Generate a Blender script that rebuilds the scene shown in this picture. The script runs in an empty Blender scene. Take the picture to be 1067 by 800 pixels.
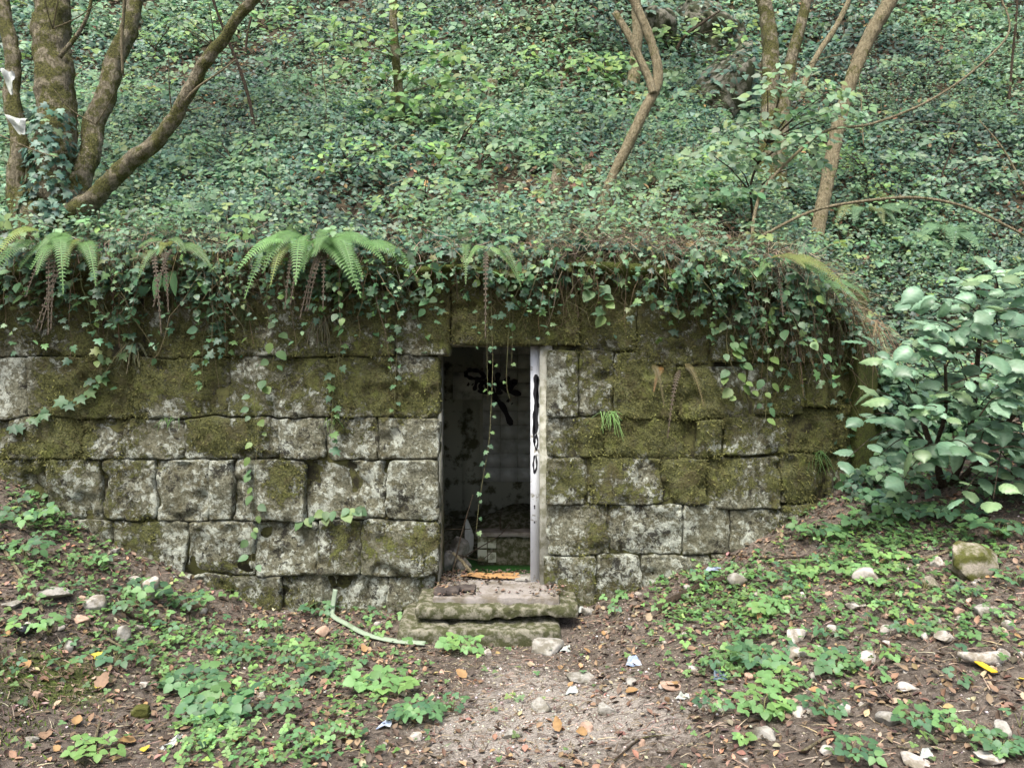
import bpy, math, random
import numpy as np
from mathutils import Vector, Matrix

random.seed(7)
rng = np.random.default_rng(11)
sc = bpy.context.scene
COL = sc.collection

# ------------------------------------------------------------------ camera
CAM = np.array([0.0, -6.1, 1.55]); F = 800.0; CX, CY = 533.5, 400.0
cam = bpy.data.cameras.new('camera'); cam_o = bpy.data.objects.new('camera', cam)
COL.objects.link(cam_o)
cam_o.location = CAM; cam_o.rotation_euler = (math.radians(90), 0, 0)
cam.sensor_width = 36; cam.lens = 36 * F / 1067; cam.clip_start = 0.05; cam.clip_end = 500
sc.camera = cam_o

# ------------------------------------------------------------------ light
SUN_EL, SUN_AZ = math.radians(62), math.radians(200)   # azimuth from +Y clockwise
w = bpy.data.worlds.new('World'); sc.world = w; w.use_nodes = True
nt = w.node_tree; bg = nt.nodes['Background']
sky = nt.nodes.new('ShaderNodeTexSky'); sky.sky_type = 'NISHITA'; sky.sun_disc = False
sky.sun_elevation = SUN_EL; sky.sun_rotation = SUN_AZ
sky.air_density = 1.0; sky.dust_density = 6.0; sky.ozone_density = 1.0
nt.links.new(sky.outputs[0], bg.inputs[0]); bg.inputs[1].default_value = 0.09
sun = bpy.data.lights.new('sun', 'SUN'); sun.energy = 1.5; sun.angle = math.radians(24)
sun.color = (1.0, 0.985, 0.94)
sun_o = bpy.data.objects.new('sun', sun); COL.objects.link(sun_o)
sd = Vector((math.sin(SUN_AZ) * math.cos(SUN_EL), math.cos(SUN_AZ) * math.cos(SUN_EL), math.sin(SUN_EL)))
sun_o.rotation_euler = (-sd).to_track_quat('-Z', 'Y').to_euler()
sun_o.location = (0, -4, 14)
vs = sc.view_settings
vs.view_transform = 'Standard'; vs.look = 'None'; vs.gamma = 1; vs.use_curve_mapping = False
vs.exposure = 1.75

# ------------------------------------------------------------------ numpy noise
def _hash(ix, iy, iz, s):
    h = (ix * 374761393 + iy * 668265263 + iz * 2147483647 + s * 1274126177) & 0xFFFFFFFF
    h = ((h ^ (h >> 13)) * 1274126177) & 0xFFFFFFFF
    h = (h ^ (h >> 16))
    return (h & 0xFFFF) / 65535.0
def vnoise(p, s=0):
    p = np.asarray(p, float); i = np.floor(p).astype(np.int64); f = p - i
    u = f * f * (3 - 2 * f); r = 0
    for dx in (0, 1):
        for dy in (0, 1):
            for dz in (0, 1):
                wgt = (u[..., 0] if dx else 1 - u[..., 0]) * (u[..., 1] if dy else 1 - u[..., 1]) * (u[..., 2] if dz else 1 - u[..., 2])
                r = r + wgt * _hash(i[..., 0] + dx, i[..., 1] + dy, i[..., 2] + dz, s)
    return r * 2 - 1
def fbm(p, o=4, s=0, g=0.5):
    p = np.asarray(p, float); a = 1.0; t = 0; n = 0
    for k in range(o):
        t = t + a * vnoise(p + 17.3 * k, s + k); n += a; a *= g; p = p * 2.03
    return t / n
def n2(x, y, f, o=3, s=0):
    x = np.asarray(x, float); y = np.asarray(y, float)
    return fbm(np.stack([x * f, y * f, np.zeros_like(x) + .37], -1), o, s)
def sstep(a, b, x):
    t = np.clip((x - a) / (b - a), 0, 1); return t * t * (3 - 2 * t)
def nrm(v):
    return v / np.maximum(np.linalg.norm(v, axis=-1, keepdims=True), 1e-9)

# ------------------------------------------------------------------ terrain functions
YX = [-99, 1.4, 1.9, 2.3, 2.6, 2.9, 3.2, 3.6, 4.2, 99]; YY = [0, 0, .06, .17, .30, .50, .76, .98, 1.05, 1.05]
def yl(x): return np.interp(x, YX, YY)
def lip(x): return np.interp(x, [-12, -9, -4, -2, 0, 1.5, 2.3, 2.9, 3.3, 3.8, 6, 12], [2.9, 2.75, 2.62, 2.56, 2.54, 2.54, 2.46, 2.12, 1.65, 1.4, 1.5, 2.2])
def zh(x, y):
    x = np.asarray(x, float); y = np.asarray(y, float)
    d = np.maximum(y - yl(x), -1.0); dd = np.maximum(d, 0)
    r = .40 * np.minimum(dd, .5) + .72 * np.clip(dd - .5, 0, 4.5) + 1.0 * np.clip(dd - 5, 0, 3) + 1.35 * np.maximum(dd - 8, 0)
    l = lip(x); z = l + r + (2.5 - l) * sstep(0, 4, dd)
    fade = sstep(0, .8, dd)
    z = z + fade * (.22 * n2(x, y, .55, 3, 3) + .07 * n2(x, y, 2.2, 2, 5)) + .05 * n2(x, y, 3.0, 2, 8) + .10 * n2(x, x * 0, 1.1, 3, 9) * sstep(1.2, 0, dd) * (x < 3)
    z = z + .9 * np.exp(-((x - .3) / 1.6) ** 2) * sstep(3.5, 6.0, dd)
    return z
def zg(x, y):
    x = np.asarray(x, float); y = np.asarray(y, float)
    d = y - yl(x)
    b = np.where(d > -.6, -.34 + .16 * (d + .6), -.34 + .045 * np.minimum(-.6 - d, 6))
    L = np.interp(-x, [0, 1.7, 2.0, 2.54, 3.3, 4.07, 5.5, 7, 9, 60], [0, 0, .04, .25, .64, 1.06, 1.8, 2.7, 3.4, 6])
    R = np.interp(x, [0, .45, .8, 1.57, 2.04, 2.5, 3.1, 3.6, 4.5, 6, 9, 60], [0, 0, .11, .35, .56, .77, 1.04, 1.3, 1.6, 2.0, 2.8, 6])
    gl = np.interp(d, [-12, -6, -3, -1.2, -.2, 1], [.15, .25, .52, .86, 1, 1]); gr = np.interp(d, [-12, -6, -3, -1.2, -.2, 1], [.15, .22, .46, .80, 1, 1])
    z = b + L * gl + R * gr
    side = sstep(.8, 2.2, np.abs(x + .15))
    z = z + (.02 + .05 * side) * n2(x, y, 1.3, 3, 21) + (.010 + .012 * side) * n2(x, y, 5, 3, 22)
    return z
def P(px, py, y):
    d = y - CAM[1]
    return np.array([(px - CX) / F * d, y, CAM[2] + (CY - py) / F * d])
def hit(px, py, fn, y0, y1, n=900):
    px = np.atleast_1d(np.asarray(px, float)); py = np.atleast_1d(np.asarray(py, float))
    ys = np.linspace(y0, y1, n)[:, None]; d = ys - CAM[1]
    X = (px - CX)[None] / F * d; Z = CAM[2] + (CY - py)[None] / F * d
    below = Z <= fn(X, ys + 0 * X)
    k = np.where(below.any(0), below.argmax(0), n - 1)
    y = ys[k, 0]; d = y - CAM[1]
    x = (px - CX) / F * d
    return np.stack([x, y, fn(x, y)], -1)
def gnd(px, py):
    r = hit(px, py, zg, -4.6, .9); return r[0] if np.ndim(px) == 0 else r
def hil(px, py):
    r = hit(px, py, zh, -.05, 15); return r[0] if np.ndim(px) == 0 else r

# ------------------------------------------------------------------ mesh / object helpers
def mk_mesh(name, V, Fc, mat=None, col=None, att=None, smooth=False):
    V = np.asarray(V, np.float32).reshape(-1, 3)
    me = bpy.data.meshes.new(name)
    Fs = Fc if isinstance(Fc, list) else [Fc]
    Fs = [np.asarray(f, np.int32) for f in Fs if len(f)]
    me.vertices.add(len(V)); me.vertices.foreach_set('co', V.ravel())
    nl = sum(f.size for f in Fs); npoly = sum(len(f) for f in Fs)
    me.loops.add(nl); me.loops.foreach_set('vertex_index', np.concatenate([f.ravel() for f in Fs]))
    me.polygons.add(npoly)
    tot = np.concatenate([np.full(len(f), f.shape[1], np.int32) for f in Fs])
    st = np.concatenate([[0], np.cumsum(tot)[:-1]]).astype(np.int32)
    me.polygons.foreach_set('loop_start', st)
    if smooth: me.polygons.foreach_set('use_smooth', np.ones(npoly, bool))
    me.update(calc_edges=True); me.validate()
    if col is not None:
        a = me.color_attributes.new('tint', 'FLOAT_COLOR', 'POINT')
        c = np.ones((len(V), 4), np.float32); c[:, :3] = col; a.data.foreach_set('color', c.ravel())
    if att:
        for k, v in att.items():
            a = me.attributes.new(k, 'FLOAT', 'POINT'); a.data.foreach_set('value', np.asarray(v, np.float32))
    if mat: me.materials.append(mat)
    return me
def tag(o, label=None, cat=None, group=None, kind=None):
    if label: o['label'] = label
    if cat: o['category'] = cat
    if group: o['group'] = group
    if kind: o['kind'] = kind
    return o
def obj(name, me, parent=None, loc=None):
    o = bpy.data.objects.new(name, me); COL.objects.link(o)
    if parent is not None: o.parent = parent
    if loc is not None: o.location = loc
    return o
def thing(name, loc, label, cat, group=None):
    o = bpy.data.objects.new(name, None); COL.objects.link(o)
    o.location = loc; o.empty_display_size = .05
    return tag(o, label, cat, group)
def part(name, root, V, Fc, mat, **kw):
    V = np.asarray(V, float).reshape(-1, 3) - np.array(root.location)
    return obj(name, mk_mesh(name, V, Fc, mat, **kw), root)
def solo(name, loc, V, Fc, mat, label, cat, group=None, kind=None, **kw):
    loc = np.asarray(loc, float)
    o = obj(name, mk_mesh(name, np.asarray(V, float).reshape(-1, 3) - loc, Fc, mat, **kw), None, loc)
    return tag(o, label, cat, group, kind)

def tube(pts, rad, sides=8, res=None, rough=0.0, fr=6.0, seed=0, cap=True):
    """one tube along a polyline (Catmull-Rom resampled)"""
    pts = np.asarray(pts, float); rad = np.asarray(rad, float) * np.ones(len(pts))
    if res and len(pts) > 2:
        q = []; rr = []
        pe = np.vstack([2 * pts[0] - pts[1], pts, 2 * pts[-1] - pts[-2]])
        for i in range(len(pts) - 1):
            a, b, c, d = pe[i:i + 4]
            for t in np.linspace(0, 1, res, endpoint=False):
                q.append(.5 * (2 * b + (c - a) * t + (2 * a - 5 * b + 4 * c - d) * t * t + (3 * b - a - 3 * c + d) * t ** 3))
                rr.append(rad[i] * (1 - t) + rad[i + 1] * t)
        q.append(pts[-1]); rr.append(rad[-1]); pts = np.array(q); rad = np.array(rr)
    n = len(pts); t = nrm(np.gradient(pts, axis=0))
    ref = np.array([0.31, .95, .05]); ref = ref if abs(t[0] @ ref) < .9 else np.array([1., 0, 0])
    u = nrm(np.cross(t, ref)); v = np.cross(t, u)
    a = np.linspace(0, 2 * np.pi, sides, endpoint=False)
    ring = u[:, None] * np.cos(a)[None, :, None] + v[:, None] * np.sin(a)[None, :, None]
    R = rad[:, None] * np.ones((1, sides))
    if rough:
        R = R * (1 + rough * fbm((pts[:, None] + ring * rad[:, None, None]) * fr, 4, seed) + .5 * rough * fbm(pts[:, None] * fr * .25 + ring * 1.3, 2, seed + 9))
    V = (pts[:, None] + ring * R[..., None]).reshape(-1, 3)
    i = np.arange(n - 1)[:, None] * sides; j = np.arange(sides)[None]; j2 = (j + 1) % sides
    Q = np.stack([i + j, i + j2, i + sides + j2, i + sides + j], -1).reshape(-1, 4)
    T = []
    if cap:
        V = np.vstack([V, pts[0], pts[-1]]); k = n * sides
        T = [(k, (s + 1) % sides, s) for s in range(sides)] + [(k + 1, (n - 1) * sides + s, (n - 1) * sides + (s + 1) % sides) for s in range(sides)]
    return V, Q, np.array(T, int).reshape(-1, 3)
def cat(*ms):
    """join (V,Q,T) meshes"""
    V = []; Q = []; T = []; o = 0
    for v, q, t in ms:
        V.append(v); Q.append(np.asarray(q, int).reshape(-1, 4) + o); T.append(np.asarray(t, int).reshape(-1, 3) + o); o += len(v)
    return np.vstack(V), np.vstack(Q), np.vstack(T)
def strands(pl, r0, r1, sides=3):
    """many tubes: pl (N,K,3)"""
    N, K, _ = pl.shape
    t = nrm(np.gradient(pl, axis=1)); ref = np.array([.3, .9, .2])
    u = nrm(np.cross(t, ref + 0 * t)); v = np.cross(t, u)
    a = np.linspace(0, 2 * np.pi, sides, endpoint=False)
    r0 = np.asarray(r0, float) * np.ones(N); r1 = np.asarray(r1, float) * np.ones(N)
    R = r0[:, None] + (r1 - r0)[:, None] * np.linspace(0, 1, K)[None]
    V = pl[:, :, None] + R[..., None, None] * (u[:, :, None] * np.cos(a)[None, None, :, None] + v[:, :, None] * np.sin(a)[None, None, :, None])
    b = (np.arange(N)[:, None, None] * K + np.arange(K - 1)[None, :, None]) * sides
    j = np.arange(sides)[None, None]; j2 = (j + 1) % sides
    Q = np.stack([b + j, b + j2, b + sides + j2, b + sides + j], -1).reshape(-1, 4)
    return V.reshape(-1, 3), Q, K * sides
def scatter(tpl, pos, fwd, up, sc_, col):
    tv, tf = tpl; N = len(pos); T = len(tv)
    up = nrm(up); fwd = nrm(fwd - (fwd * up).sum(-1, keepdims=True) * up); side = np.cross(fwd, up)
    s = np.asarray(sc_)[:, None, None] if np.ndim(sc_) == 1 else np.asarray(sc_)[:, None, :]
    lv = tv[None] * s
    V = pos[:, None] + lv[..., 0:1] * side[:, None] + lv[..., 1:2] * fwd[:, None] + lv[..., 2:3] * up[:, None]
    Fc = (tf[None] + (np.arange(N) * T)[:, None, None]).reshape(-1, 3)
    C = np.repeat(col, T, axis=0)
    return V.reshape(-1, 3), Fc, C
def joinVC(lst):
    V = []; Fc = []; C = []; o = 0
    for v, f, c in lst:
        V.append(v); Fc.append(f + o); C.append(c); o += len(v)
    return np.vstack(V), np.vstack(Fc), np.vstack(C)
def jcol(base, N, var=.18, hue=.08):
    base = np.asarray(base, float)
    c = base[None] * (1 + var * rng.normal(size=(N, 1))).clip(.4, 1.9)
    return (c * (1 + hue * rng.normal(size=(N, 3)))).clip(.004, .9)
def mixcol(cols, wts, N, var=.18, hue=.08):
    cols = np.asarray(cols, float); k = rng.choice(len(cols), N, p=np.array(wts) / np.sum(wts))
    c = cols[k] * (1 + var * rng.normal(size=(N, 1))).clip(.4, 1.9)
    return (c * (1 + hue * rng.normal(size=(N, 3)))).clip(.004, .9)

# ------------------------------------------------------------------ leaf templates (x side, y forward, z up)
def fan(out, c, droop=.12):
    v = [(*c, 0.05)] + [(x, y, -droop * (x * x * 2 + (y - c[1]) ** 2)) for x, y in out]
    n = len(out); f = [(0, 1 + i, 1 + (i + 1) % n) for i in range(n)]
    return np.array(v, float), np.array(f)[:, ::-1]
IVY = fan([(0, 0), (.26, -.13), (.52, .1), (.30, .30), (.46, .6), (.17, .62), (0, 1.05), (-.17, .62), (-.46, .6), (-.30, .30), (-.52, .1), (-.26, -.13)], (0, .33))
IVY_S = fan([(0, 0), (.48, .08), (.3, .5), (0, 1), (-.3, .5), (-.48, .08)], (0, .35))
def ovate(w=.36, n=5, serr=0.0, fold=.12, droop=.18, tip=1.0):
    v = []; f = []
    ys = np.linspace(0, 1, n + 1)
    for i, y in enumerate(ys):
        ww = w * math.sin(math.pi * min(1, y * 1.0) ** .72) ** .85 if 0 < y < 1 else 0
        if serr and 0 < i < n: ww *= 1 + serr * (1 if i % 2 else -1)
        z = -droop * y * y
        v += [(-ww, y * tip, z + fold * ww), (0, y * tip, z), (ww, y * tip, z + fold * ww)]
    for i in range(n):
        a = 3 * i; b = a + 3
        for l, r in ((0, 1), (1, 2)):
            f += [(a + l, a + r, b + r), (a + l, b + r, b + l)]
    f = [t for t in f if len({tuple(v[k]) for k in t}) == 3]
    return np.array(v, float), np.array(f)
OVATE = ovate(); OVATE3 = ovate(n=3)
def trifoliate(w=.38, n=5, serr=.08):
    V = []; Fc = []; o = 0
    for a, s, y0 in ((0, 1, .22), (78, .85, .10), (-78, .85, .10)):
        v, f = ovate(w, n, serr, .15, .2); c, s_ = math.cos(math.radians(a)), math.sin(math.radians(a))
        v = v * s; v[:, 1] += .10
        x = v[:, 0] * c + v[:, 1] * s_; y = -v[:, 0] * s_ + v[:, 1] * c
        V.append(np.stack([x, y + y0, v[:, 2]], -1)); Fc.append(f + o); o += len(v)
    return np.vstack(V) / 1.2, np.vstack(Fc)
TRI = trifoliate(); TRI_S = trifoliate(n=3, serr=0)
def clover():
    V = []; Fc = []; o = 0
    for a in (0, 120, 240):
        v, f = ovate(.42, 3, 0, .1, .05); v = v * .55; c, s_ = math.cos(math.radians(a)), math.sin(math.radians(a))
        V.append(np.stack([v[:, 0] * c + v[:, 1] * s_, -v[:, 0] * s_ + v[:, 1] * c, v[:, 2] + .1 * np.hypot(v[:, 0], v[:, 1])], -1)); Fc.append(f + o); o += len(v)
    return np.vstack(V), np.vstack(Fc)
CLOVER = clover()
def deadleaf():
    v, f = ovate(.34, 4, 0, .5, -.35); v[:, 2] += .25 * np.abs(v[:, 0]); v[:, 0] += .12 * v[:, 1] ** 2; return v, f
DEAD = deadleaf()
PEB = (np.array([(1, 0, .1), (.1, .9, 0), (-.95, .1, .05), (0, -1, 0), (.1, .1, .62), (0, 0, -.5)], float) * .5,
       np.array([(0, 1, 4), (1, 2, 4), (2, 3, 4), (3, 0, 4), (1, 0, 5), (2, 1, 5), (3, 2, 5), (0, 3, 5)]))
STRAW = (np.array([(-.03, 0, 0), (.03, 0, 0), (.025, .5, .05), (-.025, .5, .05), (.0, 1, 0.0), (0, .5, .09), (0, 0, .05)], float),
         np.array([(0, 6, 5), (0, 5, 3), (6, 1, 2), (6, 2, 5), (3, 5, 4), (5, 2, 4)]))
BLADE = (np.array([(-.06, 0, 0), (.06, 0, 0), (.045, .5, .12), (-.045, .5, .12), (0, 1, .05)], float), np.array([(0, 1, 2), (0, 2, 3), (3, 2, 4)]))
MOSSB = (np.array([(-.18, 0, 0), (.18, 0, 0), (0, 1, .15)], float), np.array([(0, 1, 2)]))

# ------------------------------------------------------------------ materials
def mat(name):
    m = bpy.data.materials.new(name); m.use_nodes = True
    t = m.node_tree; t.nodes.clear()
    out = t.nodes.new('ShaderNodeOutputMaterial'); b = t.nodes.new('ShaderNodeBsdfPrincipled')
    t.links.new(b.outputs[0], out.inputs[0])
    return m, t, b, out
class N:
    def __init__(s, t): s.t = t
    def new(s, ty, **kw):
        n = s.t.nodes.new(ty)
        for k, v in kw.items(): setattr(n, k, v)
        return n
    def link(s, a, b): s.t.links.new(a, b)
    def co(s, scale=None):
        g = s.new('ShaderNodeNewGeometry'); return g.outputs['Position']
    def noise(s, scale, detail=5, rough=.55, vec=None, dist=0):
        n = s.new('ShaderNodeTexNoise'); n.inputs['Scale'].default_value = scale; n.inputs['Detail'].default_value = detail
        n.inputs['Roughness'].default_value = rough; n.inputs['Distortion'].default_value = dist
        s.link(vec if vec is not None else s.co(), n.inputs['Vector']); return n.outputs['Fac']
    def ramp(s, fac, lo, hi, a=0., b=1.):
        m = s.new('ShaderNodeMapRange'); m.inputs[1].default_value = lo; m.inputs[2].default_value = hi
        m.inputs[3].default_value = a; m.inputs[4].default_value = b; m.interpolation_type = 'SMOOTHSTEP'
        s.link(fac, m.inputs[0]); return m.outputs[0]
    def mix(s, fac, a, b):
        m = s.new('ShaderNodeMix', data_type='RGBA')
        if isinstance(fac, float): m.inputs[0].default_value = fac
        else: s.link(fac, m.inputs[0])
        for k, v in ((6, a), (7, b)):
            if isinstance(v, tuple): m.inputs[k].default_value = (*v, 1)
            else: s.link(v, m.inputs[k])
        return m.outputs[2]
    def math(s, op, a, b=0.):
        m = s.new('ShaderNodeMath', operation=op)
        for k, v in ((0, a), (1, b)):
            if isinstance(v, (int, float)): m.inputs[k].default_value = v
            else: s.link(v, m.inputs[k])
        return m.outputs[0]
    def attr(s, name, out='Fac'):
        a = s.new('ShaderNodeAttribute', attribute_name=name); return a.outputs[out]
    def bump(s, h, strength, dist, bsdf):
        b = s.new('ShaderNodeBump'); b.inputs['Strength'].default_value = strength; b.inputs['Distance'].default_value = dist
        s.link(h, b.inputs['Height']); s.link(b.outputs[0], bsdf.inputs['Normal'])

def leaf_mat(name, rough=.45, spec=.4, trans=.28, objvar=0.):
    m, t, b, out = mat(name); n = N(t)
    c = n.attr('tint', 'Color')
    if objvar:
        oi = n.new('ShaderNodeObjectInfo'); k = n.ramp(oi.outputs['Random'], 0, 1, 1 - objvar, 1 + objvar)
        hs = n.new('ShaderNodeHueSaturation'); n.link(k, hs.inputs['Value']); n.link(c, hs.inputs['Color']); c = hs.outputs[0]
    sp = n.noise(55, 3); c2 = n.mix(n.ramp(sp, .35, .7, 0., .35), c, n.mix(.5, c, (.10, .12, .03)))
    n.link(c2, b.inputs['Base Color']); b.inputs['Roughness'].default_value = rough
    b.inputs['Specular IOR Level'].default_value = spec
    tr = n.new('ShaderNodeBsdfTranslucent'); hs = n.new('ShaderNodeHueSaturation'); hs.inputs['Value'].default_value = 1.5; hs.inputs['Hue'].default_value = .485
    n.link(c, hs.inputs['Color']); n.link(hs.outputs[0], tr.inputs['Color'])
    mx = n.new('ShaderNodeMixShader'); mx.inputs[0].default_value = trans
    n.link(b.outputs[0], mx.inputs[1]); n.link(tr.outputs[0], mx.inputs[2]); n.link(mx.outputs[0], out.inputs[0])
    return m
M_IVY = leaf_mat('ivy_leaf', .48, .45, .22)
M_LEAF = leaf_mat('green_leaf', .5, .4, .3)
M_LEAFT = leaf_mat('translucent_leaf', .5, .4, .42)  # same leaf shader as green_leaf, only more translucent
M_LEAFO = leaf_mat('green_leaf_varied', .5, .4, .3, .22)
M_HAZEL = leaf_mat('hazel_leaf', .42, .5, .25, .28)
M_FERN = leaf_mat('fern_frond', .5, .35, .3)
def dull_mat(name, rough=.85, spec=.2, bump=0., bs=80.):
    m, t, b, out = mat(name); n = N(t); c = n.attr('tint', 'Color')
    v = n.noise(40, 5); n.link(n.mix(n.ramp(v, .3, .7, 0., .5), c, n.mix(.55, c, (.03, .025, .02))), b.inputs['Base Color'])
    b.inputs['Roughness'].default_value = rough; b.inputs['Specular IOR Level'].default_value = spec
    if bump: n.bump(n.noise(bs, 6), bump, .01, b)
    return m
M_DEAD = dull_mat('dead_leaf', .7, .3)
M_TWIG = dull_mat('dry_twig', .85, .2, .3, 120)
M_PEB = dull_mat('pebble', .85, .3, .4, 90)

def stone_mat():
    m, t, b, out = mat('mossy_limestone'); n = N(t)
    fine = n.noise(46, 6, .72); vf = n.noise(120, 4, .75); pat = n.noise(15, 9, .74, dist=.5)
    oi = n.new('ShaderNodeObjectInfo')
    base = n.mix(n.ramp(fine, .38, .62), (.115, .115, .078), (.29, .29, .21))
    base = n.mix(n.ramp(oi.outputs['Random'], 0, 1, 0., .3), base, (.19, .18, .11))
    # pale lichen crust in ragged patches
    wl = n.ramp(n.math('ADD', n.math('MULTIPLY', pat, .75), n.math('MULTIPLY', n.noise(3.6, 3, .6, dist=.8), .40)), .565, .635)
    base = n.mix(n.math('MULTIPLY', wl, .95), base, n.mix(n.ramp(fine, .35, .6), (.36, .38, .31), (.62, .66, .57)))
    # black weathering
    dk = n.ramp(n.math('ADD', n.math('MULTIPLY', n.noise(19, 9, .78, dist=.4), .75), n.math('MULTIPLY', n.noise(4.1, 3, .6, dist=.6), .40)), .605, .665)
    base = n.mix(n.math('MULTIPLY', dk, .92), base, (.035, .032, .025))
    br = n.ramp(n.noise(11, 9, .75), .53, .60)
    base = n.mix(n.math('MULTIPLY', br, .7), base, (.10, .088, .042))
    ms = n.attr('moss')
    mf = n.math('ADD', ms, n.math('ADD', n.math('MULTIPLY', n.math('SUBTRACT', n.noise(13, 10, .76, dist=.3), .5), 1.9), n.math('MULTIPLY', n.math('SUBTRACT', fine, .5), .7)))
    mf = n.ramp(mf, .44, .56)
    mc = n.mix(n.ramp(n.noise(70, 5, .78), .36, .62), (.042, .044, .016), (.165, .172, .058))
    mc = n.mix(n.math('MULTIPLY', n.ramp(n.noise(7, 6, .7), .48, .62), .75), mc, (.098, .085, .038))
    mc = n.mix(n.math('MULTIPLY', n.ramp(n.noise(5.3, 6, .7, dist=.5), .54, .66), .7), mc, (.18, .205, .05))
    col = n.mix(n.math('MULTIPLY', mf, .95), base, mc)
    n.link(col, b.inputs['Base Color']); b.inputs['Roughness'].default_value = .92; b.inputs['Specular IOR Level'].default_value = .2
    h = n.math('ADD', n.math('ADD', n.math('MULTIPLY', fine, .8), n.math('MULTIPLY', vf, .4)), n.math('ADD', n.math('MULTIPLY', mf, .35), n.math('MULTIPLY', pat, .8)))
    n.bump(h, 1.0, .04, b)
    return m
M_STONE = stone_mat()
M_MOSS = dull_mat('moss_fuzz', .95, .1)

def soil_mat(name, c1, c2, c3):
    m, t, b, out = mat(name); n = N(t)
    a = n.noise(3, 6, .65); f = n.noise(28, 6, .7); v = n.noise(110, 4, .7)
    c = n.mix(n.ramp(f, .35, .66), c1, c2); c = n.mix(n.ramp(v, .55, .72), c, c3)
    c = n.mix(n.math('MULTIPLY', n.ramp(a, .45, .65), .45), c, c1)
    g = n.attr('gravel'); c = n.mix(n.math('MULTIPLY', n.ramp(n.math('ADD', g, n.math('MULTIPLY', n.math('SUBTRACT', f, .5), .9)), .4, .75), .8), c, n.mix(n.ramp(v, .4, .6), (.22, .195, .165), (.40, .37, .33)))
    ms = n.attr('moss'); c = n.mix(n.math('MULTIPLY', n.ramp(n.math('ADD', ms, n.math('MULTIPLY', n.math('SUBTRACT', f, .5), .9)), .42, .7), .85), c, n.mix(n.ramp(v, .4, .65), (.045, .06, .012), (.10, .13, .03)))
    n.link(c, b.inputs['Base Color']); b.inputs['Roughness'].default_value = .95; b.inputs['Specular IOR Level'].default_value = .15
    n.bump(n.math('ADD', n.math('MULTIPLY', f, .7), n.math('MULTIPLY', v, .4)), .9, .025, b)
    return m
M_GROUND = soil_mat('path_soil', (.058, .047, .037), (.165, .138, .113), (.33, .30, .262))
M_HILL = soil_mat('hill_soil', (.030, .025, .016), (.075, .058, .036), (.13, .105, .07))
def bark_mat(name, c1, c2, mossc, mlo, mhi):
    m, t, b, out = mat(name); n = N(t)
    mp = n.new('ShaderNodeMapping'); mp.inputs['Scale'].default_value = (1, 1, .42); n.link(n.co(), mp.inputs[0])
    f = n.noise(46, 8, .78, mp.outputs[0]); a = n.noise(14, 7, .7)
    c = n.mix(n.ramp(f, .36, .64), c1, c2); c = n.mix(n.math('MULTIPLY', n.ramp(a, .55, .72), .5), c, (.36, .33, .27))
    mo = n.noise(7, 8, .72); c = n.mix(n.math('MULTIPLY', n.ramp(mo, mlo, mhi), .9), c, n.mix(n.ramp(n.noise(70, 5, .75), .38, .6), (.045, .048, .014), (.17, .175, .045)))
    n.link(c, b.inputs['Base Color']); b.inputs['Roughness'].default_value = .9; b.inputs['Specular IOR Level'].default_value = .2
    n.bump(n.math('ADD', f, n.math('MULTIPLY', n.noise(90, 4), .5)), 1., .06, b); return m
M_BARK = bark_mat('mossy_bark', (.12, .105, .066), (.42, .375, .265), 0, .44, .54)
M_BARKL = bark_mat('pale_bark', (.19, .16, .09), (.42, .365, .235), 0, .55, .66)
M_BARKD = bark_mat('dark_bark', (.05, .038, .026), (.12, .09, .06), 0, .55, .75)
def plain(name, c, rough=.6, spec=.3, c2=None, sc_=12., lo=.45, hi=.65, bump=.2, bs=60.):
    m, t, b, out = mat(name); n = N(t)
    f = n.noise(sc_, 6, .65); col = n.mix(n.ramp(f, lo, hi), c, c2 if c2 else tuple(x * .7 for x in c))
    n.link(col, b.inputs['Base Color']); b.inputs['Roughness'].default_value = rough; b.inputs['Specular IOR Level'].default_value = spec
    if bump: n.bump(n.noise(bs, 5, .65), bump, .01, b)
    return m
M_CONC = plain('weathered_concrete', (.26, .24, .22), .92, .2, (.16, .14, .11), 7, .42, .62, .6)
M_CONCM = plain('mossy_concrete', (.21, .20, .155), .95, .15, (.060, .064, .030), 17, .36, .58, .9, 50)
M_WHITE = plain('white_paint', (.66, .69, .73), .55, .35, (.22, .21, .16), 13, .58, .68, .3)
M_JAMB = plain('jamb_concrete', (.40, .40, .34), .85, .2, (.19, .19, .13), 10, .42, .62, .5)
M_BLACK = plain('black_spray_paint', (.012, .012, .016), .6, .3, None, 20, .5, .7, 0)
M_TILE = plain('glazed_tile', (.66, .69, .64), .3, .5, (.48, .50, .44), 6, .48, .66, 0)
M_PLAST = plain('stained_plaster', (.46, .48, .39), .9, .2, (.12, .12, .07), 5, .50, .62, .4)
M_PLASTL = plain('pale_plaster', (.62, .65, .60), .85, .2, (.26, .28, .24), 6, .5, .7, .3)
M_ALGAE = plain('algae_floor', (.022, .09, .016), .6, .3, (.035, .05, .02), 5, .5, .68, .5)
M_CORE = plain('joint_earth', (.030, .028, .018), .98, .1, (.10, .10, .04), 9, .42, .58, .8)
M_ROCKP = plain('pale_limestone', (.40, .375, .34), .9, .2, (.19, .17, .13), 14, .42, .62, .7, 45)
M_ROCKG = plain('grey_rock', (.30, .29, .26), .92, .2, (.15, .14, .11), 12, .42, .62, .8, 45)
M_ROCKR = plain('reddish_rock', (.40, .28, .21), .9, .2, (.26, .18, .13), 14, .42, .62, .6, 45)
M_ROCKM = plain('mossy_rock', (.30, .27, .22), .95, .15, (.07, .075, .02), 6, .38, .56, .9, 45)
M_CLIFF = plain('cliff_limestone', (.17, .165, .13), .95, .2, (.035, .04, .02), 6, .40, .54, 1., 14)
print('materials ok')

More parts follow.
